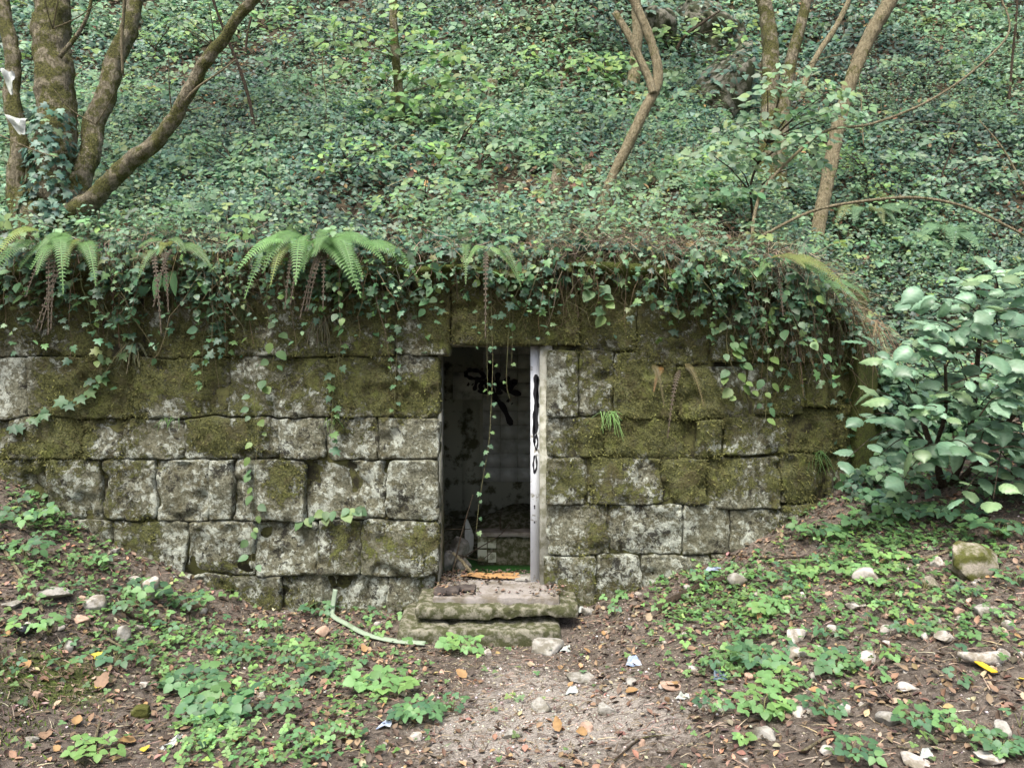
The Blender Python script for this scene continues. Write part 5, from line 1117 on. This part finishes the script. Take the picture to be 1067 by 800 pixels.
BIG = [ # px, py(base), width, leaves, kind, label
 (400, 722, 58, 9, 'L', 'light green broad-leaved plant left of the gravel path'), (434, 752, 50, 12, 'D', 'bushy dark green plant beside the gravel path'), (470, 742, 30, 6, 'D', 'small upright plant right of the bushy path plant'), (376, 722, 30, 5, 'D', 'dark leafed plant left of the light green path plant'),
 (480, 680, 42, 8, 'L', 'seedling clump growing at the foot of the lower step slab'), (443, 664, 20, 3, 'L', 'tiny seedling on the left part of the step foot'),
 (120, 690, 46, 5, 'D', 'dark leafed seedling near the long thin twig on the left bank'), (65, 705, 42, 4, 'D', 'bluish seedling with two leaf groups at the lower left'), (48, 690, 26, 2, 'L', 'yellow green seedling on the left mossy ground'), (150, 622, 50, 6, 'D', 'bramble seedling hugging the pointed white rock'), (130, 640, 40, 5, 'D', 'bramble seedling in front of the pointed white rock'),
 (195, 635, 44, 7, 'D', 'bramble seedling right of the pointed white rock'), (255, 690, 40, 7, 'D', 'dark round bramble clump on the bare soil left of centre'), (200, 720, 60, 11, 'D', 'dark bramble patch above the bright clover'), (228, 745, 66, 12, 'D', 'large dark bramble patch overlapping the bright clover'), (290, 745, 44, 6, 'D', 'bramble seedling right of the bright clover'),
 (300, 690, 36, 5, 'D', 'bramble seedling below the left wall foot'), (335, 700, 40, 6, 'D', 'bramble seedling left of the path plants'), (280, 655, 26, 4, 'L', 'small seedling against the lowest left block'), (330, 640, 34, 5, 'D', 'ivy-like seedling at the foot of the long lowest block'), (380, 645, 30, 4, 'D', 'small dark seedling behind the plastic strip'), (240, 625, 26, 3, 'L', 'bright seedling under the left wall overhang'),
 (28, 545, 60, 8, 'D', 'dark broad-leaved plant against the wall at the left edge'), (60, 520, 50, 7, 'D', 'large-leaved dark plant by the left wall blocks'), (25, 580, 44, 6, 'D', 'bramble plant on the far left bank'), (70, 525, 34, 5, 'D', 'bramble sprig high on the far left bank'), (15, 700, 24, 3, 'D', 'seedling cut by the left picture edge'), (90, 590, 36, 5, 'D', 'bramble seedling between the wall and the stones on the left bank'),
 (30, 660, 46, 5, 'L', 'light green seedling beside the dark bottle neck'), (100, 790, 56, 6, 'L', 'bright green plant at the bottom of the left bank'), (62, 650, 30, 4, 'D', 'seedling among the weathered stones of the left bank'),
 (795, 745, 58, 9, 'L', 'broad light green plant in the right foreground'), (815, 720, 50, 8, 'L', 'light green plant behind the broad foreground plant'), (790, 695, 54, 10, 'D', 'bushy feathery plant left of the pinkish rocks'), (875, 700, 50, 8, 'D', 'low dark plant in front of the pointed white stone'), (860, 665, 36, 5, 'D', 'small plant beside the pinkish rocks'), (745, 745, 34, 5, 'D', 'small plant near the blue plastic scrap'),
 (860, 745, 44, 7, 'D', 'plant right of the broad foreground plant'), (890, 795, 50, 7, 'D', 'plant at the bottom edge right of centre'), (955, 760, 50, 7, 'D', 'plant among the pale stones at the lower right'), (1045, 785, 50, 8, 'D', 'plant at the lower right corner'), (1010, 770, 34, 5, 'L', 'light seedling near the lower right corner'), (955, 665, 34, 5, 'D', 'small dark plant on the right bank below the boulder'), (1000, 715, 24, 3, 'D', 'tiny plant left of the yellow stick'),
 (870, 645, 26, 3, 'L', 'pale yellow green seedling above the pinkish rocks'), (745, 700, 30, 5, 'D', 'seedling on the dark soil near the wall'), (1000, 690, 22, 3, 'D', 'small seedling by the hollow stone'), (690, 640, 28, 4, 'L', 'seedling beside the rotten log'), (640, 628, 26, 4, 'L', 'seedling at the joint right of the step'), (725, 590, 24, 3, 'L', 'upright seedling against the lowest right block'),
 (850, 560, 50, 8, 'D', 'leafy plant at the right wall foot'), (905, 550, 60, 9, 'D', 'bramble plant below the hazel bush'), (945, 540, 60, 9, 'D', 'bramble plant under the hazel bush twigs'), (990, 545, 64, 10, 'D', 'bramble plant behind the mossy boulder'), (1040, 560, 64, 10, 'D', 'bramble plant right of the mossy boulder'), (1060, 610, 40, 6, 'D', 'plant at the right edge below the boulder'), (920, 585, 40, 6, 'L', 'light plant left of the mossy boulder'), (880, 600, 40, 6, 'L', 'light plant on the middle of the right bank'), (840, 600, 40, 6, 'L', 'light plant on the upper right bank near the wall'), (960, 510, 60, 9, 'D', 'dark bramble plant at the hazel stems'), (1045, 520, 60, 9, 'D', 'dark bramble plant at the right edge under the hazel'), (805, 640, 40, 6, 'L', 'light plant above the feathery plant')]
for (px, py, wd, nl, kd, lb) in BIG: plant(px, py, wd, nl, TRL if kd == 'L' else TRM, lb)
for i in range(230):
    b = random.choice(blobs); px = b[0] + random.gauss(0, b[2] * .9); py = b[1] + random.gauss(0, b[3] * .9)
    if px > 640 and py > 690 and random.random() < .75: continue
    if 425 < px < 640 or py < 515 or py > 800 or not 0 < px < 1067: continue
    pq = gnd(px, py)
    if pq[1] > yl(pq[0]) - .08: continue
    sd_ = 'left' if px < 500 else 'right'
    plant(px, py, random.uniform(14, 32), random.randint(2, 4), random.choice((TRM, TRL)), near_label('small seedling', px, py), 'scattered seedlings on the banks')

# ================================================================== HAZEL BUSH on the right
def hazel_leaf(w, col, curl, sk):
    n = 11; v = []; f = []; c = []; ys = np.linspace(0, 1, n + 1); col = np.array(col)
    for i, y in enumerate(ys):
        ww = w * (math.sin(math.pi * y ** .78) ** .62) * (1 + .06 * (-1) ** i) * (1 - .35 * max(0, y - .72) / .28) if 0 < y < 1 else (.10 * w if y == 0 else 0)
        z = -curl * y * y + (.016 if i % 2 else -.016); x0 = sk * y * y
        v += [(x0 - ww, y - .06 * (ww > 0), z - curl * .5 * ww - .02), (x0 - ww * .5, y, z + .09 * ww), (x0, y, z), (x0 + ww * .5, y, z + .09 * ww), (x0 + ww, y - .06 * (ww > 0), z - curl * .3 * ww)]
        vein = 1.16 if i % 2 else .94
        c += [col * .92 * vein, col * vein, col * [1.35, 1.25, 1.3], col * vein, col * .92 * vein]
    for i in range(n):
        for q in range(4):
            a = 5 * i + q; b_ = a + 5; f += [(a, a + 1, b_ + 1), (a, b_ + 1, b_)]
    f = [t for t in f if len({v[k] for k in t}) == 3]
    return mk_mesh('leaf', np.array(v), np.array(f), M_HAZEL, col=np.array(c), smooth=True)
HZ = [hazel_leaf(w_, c, cu, sk) for w_, cu, sk in ((.38, .10, .05), (.44, .28, -.08), (.40, .45, .1), (.48, .18, .0)) for c in ((.165, .285, .185), (.135, .245, .155), (.195, .32, .205), (.11, .205, .12), (.18, .28, .14))]
base = gnd(985.0, 506.0); bush = thing('hazel_bush', base, 'large hazel bush with broad pale green leaves at the right end of the wall', 'bush')
YB = base[1]
stems = [([(985, 510), (975, 480), (962, 440), (955, 415), (950, 395)], YB, -.25, .028, .012), ([(988, 512), (1005, 470), (1015, 420), (1020, 360), (1028, 320), (1042, 290)], YB, -.35, .028, .010), ([(990, 510), (1020, 480), (1050, 440), (1085, 400), (1110, 350)], YB, -.7, .026, .010),
         ([(980, 508), (975, 470), (985, 430), (985, 380)], YB, -.8, .022, .010), ([(985, 505), (968, 470), (955, 450), (940, 440)], YB, -.5, .018, .008), ([(992, 510), (1040, 500), (1090, 470), (1140, 430)], YB, -.9, .024, .010)]
for (q, y0, dy, r0, r1) in stems:
    V, Q, T = tube(pl(q, y0, dy), np.linspace(r0, r1, len(q)), 8, 8, .1, 14, 3); part('stem', bush, V, [Q, T], M_BARKD, smooth=True)
def twig(p0, p1, n, size, sag=.05, parent=bush, meshes=HZ):
    p0 = np.asarray(p0); p1 = np.asarray(p1); mid = (p0 + p1) / 2 + [0, 0, sag]
    V, Q, T = tube([p0, mid, p1], [.006, .004, .0022], 5, 6); part('twig', parent, V, [Q, T], M_BARKD)
    d = nrm(p1 - p0); sdv = nrm(np.cross(d, [0, 0, 1]))
    for k in range(n):
        t = .18 + .82 * k / max(1, n - 1); q = (1 - t) ** 2 * p0 + 2 * t * (1 - t) * mid + t * t * p1
        s = 1 if k % 2 else -1
        f = d * .55 + sdv * s * (.85 if k < n - 1 else .05) + np.array([0, 0, -.28]) + .22 * rng.normal(size=3)
        up = np.array([0, -.38, 1]) + .30 * rng.normal(size=3)
        put_leaf(parent, random.choice(meshes), q + f * .02, f, up, size * random.uniform(.55, 1.3))
TW = [((955, 415), (898, 350), 7), ((955, 420), (925, 375), 6), ((965, 440), (905, 405), 7), ((950, 440), (898, 435), 6), ((940, 445), (880, 480), 5), ((960, 455), (915, 475), 6), ((1005, 470), (950, 470), 6), ((1010, 430), (950, 385), 7), ((1015, 420), (985, 345), 7), ((1020, 370), (960, 335), 7), ((1025, 330), (975, 310), 6), ((1030, 320), (1000, 290), 6), ((1040, 295), (1075, 288), 6), ((1022, 350), (1070, 325), 7),
      ((1018, 390), (1065, 360), 7), ((1015, 430), (1060, 395), 7), ((1012, 445), (1050, 440), 7), ((985, 430), (1010, 400), 6), ((985, 400), (950, 360), 6), ((985, 385), (1015, 335), 7), ((985, 460), (1020, 475), 6), ((1030, 460), (1060, 500), 7), ((1050, 440), (1080, 480), 7), ((1050, 440), (1035, 520), 6), ((1060, 430), (1090, 520), 7), ((1085, 400), (1070, 440), 6), ((1080, 400), (1040, 370), 7), ((1090, 380), (1120, 330), 7), ((1040, 480), (1000, 520), 6), ((1060, 420), (1110, 440), 7),
      ((1040, 300), (1030, 270), 5), ((1028, 320), (1060, 300), 6), ((975, 470), (940, 500), 5), ((1000, 430), (975, 420), 5), ((1045, 350), (1080, 345), 7), ((1005, 330), (960, 300), 6), ((1030, 410), (985, 410), 6), ((1060, 470), (1100, 540), 6), ((1000, 300), (1055, 280), 6)]
for (a, b_, n_) in TW:
    dep = YB - .25 - .35 * random.random(); twig(P(*a, dep), P(*b_, dep - .25 - .45 * random.random()), n_, .135)
for q in range(55):
    ex = random.uniform(985, 1130); ey = random.uniform(300, 480)
    if ey > 300 + (ex - 900) * 1.2 + 150 or ey < 330 - (ex - 925) * .3: continue
    dep = YB - .05 - .9 * random.random(); a0 = random.uniform(0, 6.28); twig(P(ex, ey, dep), P(ex + 55 * math.cos(a0), ey + 22 * math.sin(a0), dep - .12 * random.random()), 7, .115)

# ================================================================== STONES
def stone(px, py, wpx, hpx, m, label, seed, group=None, depth=1.0, sink=.3, rot=0., name='rock', sub=9):
    p = gnd(float(px), float(py)); k = (p[1] + 6.1) / 800
    V, Q = rock(sx_=wpx * k * .56, sy_=wpx * k * .5 * depth, sz_=hpx * k * .62, seed=seed, sub=sub)
    c, s = math.cos(rot), math.sin(rot); R = np.array([[c, 0, -s], [0, 1, 0], [s, 0, c]])
    V = V @ R.T; V = V + p + [0, 0, hpx * k * (.5 - sink)]
    return solo(name, p, V, Q, m, label, 'rock', group, smooth=False)
for i, (px, py, a, b_, m, lb) in enumerate(ST): stone(px, py, a, b_, m, lb, i + 3, sub=14 if a > 35 else 9)
for i in range(90):
    px = random.uniform(640, 1066) if i % 3 else random.uniform(0, 420); py = random.uniform(600, 795) if i % 3 else random.uniform(620, 795)
    s_ = random.uniform(4, 12); sd_ = 'left' if px < 500 else 'right'
    stone(px, py, s_, s_ * .7, random.choice((M_ROCKP, M_ROCKP, M_ROCKR, M_ROCKG)), near_label('loose pebble', px, py), 200 + i, 'small loose stones on the ground', name='small_stone', sub=4)
# hollow curved stone
p = gnd(1020.0, 684.0); k = (p[1] + 6.1) / 800; aa = np.linspace(-2.9, .25, 9); pts = [p + np.array([25 * k * math.cos(a), 18 * k * math.sin(a), .02]) for a in aa]
V, Q, T = tube(pts, np.array([.012, .022, .028, .032, .034, .032, .028, .022, .014]), 9, 6, .25, 14, 8); solo('curved_stone', p, V, [Q, T], M_ROCKP, 'curved pale stone ring piece on the right ground above the yellow stick', 'rock', smooth=True)

# ================================================================== STICKS, FALLEN LEAVES AND RUBBISH
def gstick(q, r0, r1, m, label, name='stick', lift=.01, **kw):
    pts = [gnd(float(a), float(b_)) + [0, 0, lift + r0 * .6] for a, b_ in q]; return stick(name, pts, r0, r1, m, label, **kw)
gstick([(686, 638), (710, 624), (735, 612), (772, 603)], .030, .020, M_BARKD, 'dark rotten log lying at the foot of the right blocks', 'rotten_log', cat_='log')
gstick([(2, 572), (14, 590), (26, 610), (45, 640)], .013, .009, M_BARKL, 'pale stick at the left picture edge')
gstick([(108, 666), (140, 682), (170, 693), (210, 708)], .008, .005, M_BARKL, 'long thin pale twig across the left bank')
gstick([(128, 640), (150, 650), (172, 660), (192, 676)], .008, .005, M_BARKD, 'dark thin twig right of the upright grey slab')
gstick([(836, 786), (850, 778), (864, 770), (895, 769)], .008, .004, M_BARKL, 'forked pale twig at the bottom right of centre')
gstick([(172, 655), (173, 645), (176, 632), (182, 622)], .010, .006, M_BARKL, 'short pale stick below the pointed white rock')
gstick([(760, 580), (800, 584), (850, 582), (900, 586)], .007, .004, M_BARKD, 'thin dark twig lying along the right bank')
gstick([(960, 585), (985, 578), (1005, 566)], .012, .008, M_BARKL, 'pale stick behind the small square stone')
gstick([(890, 722), (920, 732), (950, 728)], .006, .004, M_BARKD, 'thin twig in the right foreground')
gstick([(640, 795), (668, 772), (690, 770)], .005, .003, M_BARKD, 'thin twig on the bare soil at the bottom')
gstick([(225, 738), (240, 722), (244, 708)], .010, .006, M_BARKD, 'short dark stick behind the large dark bramble patch')
gstick([(95, 790), (100, 770), (104, 755)], .009, .006, M_BARKL, 'short straw-coloured stick at the bottom left')
for i in range(26):
    px = random.choice((random.uniform(0, 420), random.uniform(640, 1060))); py = random.uniform(610, 790); a = random.uniform(-.6, .6); l = random.uniform(14, 34); sd_ = 'left' if px < 500 else 'right'
    gstick([(px, py), (px + l * .5 * math.cos(a), py + l * .3 * math.sin(a) + random.gauss(0, 2)), (px + l * math.cos(a), py + l * .6 * math.sin(a))], .005, .003, random.choice((M_BARKL, M_BARKD)), near_label('little twig', px, py), 'dry_twig', group='little dry twigs on the ground', sides=5, res=3)
def fallen(px, py, s, col, label, group=None, name='fallen_leaf'):
    p = gnd(float(px), float(py)); k = (p[1] + 6.1) / 800; V, T = ovate(.36, 8, .1, .4, -.25)
    V, T, C = scatter((V, T), (p + [0, 0, .014])[None], rng.normal(size=(1, 3)), np.array([[0, -.3, 1]]) + .25 * rng.normal(size=(1, 3)), np.array([s * k]), np.array([col])); return solo(name, p, V, T, M_DEAD, label, 'leaf', group, col=C)
YEL = (.46, .38, .05); ORA = (.30, .185, .08); BRO = (.23, .15, .095)
for (px, py, s, c, lb) in ((110, 688, 15, YEL, 'yellow leaf by the long thin twig'), (106, 715, 13, YEL, 'yellow leaf above the brown leaf pair on the left'), (103, 722, 20, BRO, 'curled brown leaf under a yellow leaf'), (25, 692, 14, ORA, 'orange leaf on the lower left moss'), (84, 690, 18, ORA, 'orange brown leaf left of the yellow leaf'), (48, 765, 18, BRO, 'brown leaf on the bare lower left soil'), (78, 758, 14, ORA, 'tan leaf on the bare lower left soil'),
                           (152, 780, 14, YEL, 'yellow leaf beside the bright clover'), (142, 774, 18, ORA, 'orange leaf beside the yellow leaf near the clover'), (252, 770, 16, ORA, 'tan leaf lying on the bright clover'), (486, 708, 14, ORA, 'yellow brown leaf heap at the path centre'), (583, 765, 16, ORA, 'orange leaf on the front of the path'), (612, 765, 14, ORA, 'orange and yellow leaf beside the pinkish flat stone'), (697, 715, 16, ORA, 'tan orange leaf left of the blue scrap'), (1060, 710, 14, YEL, 'small yellow leaf at the right edge'), (1, 655, 12, BRO, 'brown leaf at the left edge'), (10, 665, 14, ORA, 'orange leaf near the dark bottle neck'), (664, 720, 16, ORA, 'orange tipped leaf on the path'), (855, 722, 12, ORA, 'orange leaf in the right foreground')):
    fallen(px, py, s, c, lb)
for i in range(90):
    px = random.uniform(0, 1066); py = random.uniform(620, 798)
    if 440 < px < 610 and py < 690: continue
    sd_ = 'left bank' if px < 400 else ('path' if px < 660 else 'right bank')
    fallen(px, py, random.uniform(5, 11), random.choice((BRO, BRO, ORA, (.16, .11, .075), (.34, .27, .18))), near_label('dry leaf', px, py), 'dry fallen leaves on the ground')
# yellow stick
a = gnd(1016.0, 694.0) + [0, 0, .03]; b_ = gnd(1037.0, 707.0) + [0, 0, .03]
M_YEL = plain('yellow_paint', (.72, .50, .03), .5, .4, (.55, .36, .03), 14, .5, .7, 0)
V, Q, T = rough_box(-.075, .075, -.012, .012, -.012, .012, .02, .006, .003, 14, 3); dv_ = nrm(b_ - a); sv = nrm(np.cross([0, 0, 1], dv_)); V = (a + b_) / 2 + V[:, 0:1] * dv_ + V[:, 1:2] * sv * 1.6 + V[:, 2:3] * np.array([0, 0, .35])
solo('yellow_plank_piece', (a + b_) / 2, V, Q, M_YEL, 'bright yellow strip of wood on the right ground', 'wood piece', smooth=True)
# pale green plastic strip leaning on the wall and bending along the ground
M_STRIP = plain('pale_green_plastic', (.22, .28, .20), .5, .35, (.14, .19, .11), 10, .5, .7, 0)
q = [wallpt(351, 612, .05), wallpt(349, 630, .08), wallpt(352, 648, .16), P(362, 660, -.30), P(382, 668, -.45), P(410, 672, -.55), P(443, 678, -.62)]
q = [np.array([v[0], v[1], max(v[2], zg(v[0], v[1]) + .03)]) for v in q]
V, Q, T = tube(q, .0145, 8, 10, .02); n_ = (len(V) - 2) // 8; ctr = V[:-2].reshape(n_, 8, 3).mean(1); W = V[:-2].reshape(n_, 8, 3); tg = nrm(np.gradient(ctr, axis=0)); flat = nrm(np.cross(tg, np.array([0, -.5, .8]) + 0 * tg)); up = np.cross(flat, tg)
rel = W - ctr[:, None]; W = ctr[:, None] + (rel * flat[:, None]).sum(-1, keepdims=True) * flat[:, None] * 1.4 + (rel * up[:, None]).sum(-1, keepdims=True) * up[:, None] * .35; V[:-2] = W.reshape(-1, 3)
solo('plastic_strip', q[-1], V, [Q, T], M_STRIP, 'pale green plastic strip bending from the wall onto the ground', 'plastic strip', smooth=True)
M_BLUE = plain('blue_plastic', (.24, .30, .42), .5, .4, (.38, .42, .47), 18, .45, .6, 0); M_BLUED = plain('dark_blue_plastic', (.06, .09, .13), .35, .5, (.16, .2, .24), 18, .45, .6, 0)
for (px, py, wd, dp, m, lb) in ((660, 691, 22, 16, M_BLUE, 'crumpled blue white plastic scrap on the path'), (750, 706, 22, 18, M_BLUED, 'dark blue plastic scrap on the soil right of the path'), (402, 757, 18, 9, M_BLUE, 'light blue wrapper in front of the path plants'), (180, 776, 14, 18, M_WRAP, 'translucent white plastic piece in the bright clover'), (712, 728, 20, 8, M_WRAP, 'white paper scrap below the dark blue scrap'), (596, 722, 18, 9, M_WRAP, 'small white plastic scrap on the path'), (965, 788, 22, 8, M_WRAP, 'white plastic scrap at the lower right'), (590, 678, 14, 8, M_WRAP, 'white shard beside the flat grey step rock'), (608, 636, 16, 14, M_WRAP, 'white crumpled paper at the right corner of the step'), (745, 594, 30, 12, M_BLUE, 'pale bluish rag behind the rotten log')):
    p = gnd(float(px), float(py)) + [0, 0, .015]; k = (p[1] + 6.1) / 800
    V, Q = sheet(p, (wd * k * .8, .02, 0), (.02, dp * k * 1.5, .01), (0, -.2, 1), 10, 10, .022, int(px), .5); solo('plastic_scrap', p, V, Q, m, lb, 'plastic scrap', smooth=True)
# dark bottle neck on the left bank
a = gnd(28.0, 659.0) + [0, 0, .02]; b_ = gnd(40.0, 655.0) + [0, 0, .03]; M_BOT = plain('dark_glass', (.012, .014, .012), .15, .6, None, 10, .5, .6, 0); d_ = nrm(b_ - a)
V, Q, T = tube([a - d_ * .06, a, a + d_ * .03, b_ + d_ * .02, b_ + d_ * .025, b_ + d_ * .045], [.036, .036, .018, .016, .02, .02], 14, None); solo('bottle', a, V, [Q, T], M_BOT, 'dark glass bottle lying on the left bank', 'bottle', smooth=True)
# cardboard and bark pieces on the step
M_CARD = plain('wet_cardboard', (.36, .21, .09), .85, .2, (.24, .14, .07), 8, .45, .65, .2); M_SLATE = plain('dark_bark_piece', (.05, .042, .038), .85, .2, (.09, .075, .065), 12, .45, .6, .6)
V, Q = sheet((-.16, .24, -.028), (.50, 0, 0), (.02, .20, .0), (0, 0, 1), 14, 8, .03, 5, .2); solo('cardboard_sheet', (-.16, .24, -.04), V, Q, M_CARD, 'orange brown cardboard sheet lying across the threshold', 'cardboard', smooth=True)
V, Q, T = rough_box(-.60, -.40, -.30, -.16, -.05, -.012, .025, .02, .02, 9, 41); solo('bark_slab', (-.5, -.22, -.045), V, Q, M_SLATE, 'dark broken bark slab on the left of the step', 'bark piece', smooth=True)
V, Q, T = rough_box(-.44, -.28, -.22, -.08, -.04, -.018, .025, .01, .02, 9, 43); solo('bark_slab', (-.36, -.15, -.045), V, Q, M_SLATE, 'smaller dark bark slab behind the broken one on the step', 'bark piece', smooth=True)
V, Q, T = rough_box(.02, .20, .10, .22, -.045, -.022, .03, .01, .012, 9, 44); solo('flat_stone', (.11, .16, -.045), V, Q, M_ROCKG, 'flat grey stone fragment on the right of the threshold', 'rock', smooth=True)
# sticks and wires inside the doorway
stick('stick', [P(502, 609, .30), P(490, 595, .34), P(480, 583, .38), P(472, 576, .42)], .016, .014, M_BARKL, 'thick pale broken stick leaning in the doorway')
stick('stick', [P(466, 612, .15), P(473, 590, .25), P(480, 560, .35), P(487, 535, .42), P(493, 515, .45)], .008, .004, M_BARKD, 'thin long stick standing in the left of the doorway')
stick('dry_twig', [P(480, 582, .5), P(500, 570, .7), P(520, 558, .9), P(532, 545, 1.1)], .006, .003, M_BARKD, 'thin twig slanting up to the right inside the doorway')
stick('dry_twig', [P(478, 578, .5), P(500, 583, .6), P(515, 573, .8)], .005, .003, M_BARKD, 'short curved twig low inside the doorway')
stick('dry_twig', [P(456, 551, .6), P(475, 551, .6), P(490, 551, .7)], .005, .004, M_BARKD, 'level twig across the left of the dark room')
stick('dry_twig', [P(470, 604, .3), P(460, 590, .4), P(461, 572, .5), P(467, 563, .6)], .005, .003, M_BARKD, 'looped twig at the left door edge')
stick('dry_twig', [P(522, 552, 1.25), P(521, 540, 1.4), P(524, 528, 1.6)], .006, .004, M_BARKD, 'upright bent twig on the low partition')
print('objects', len(bpy.data.objects))
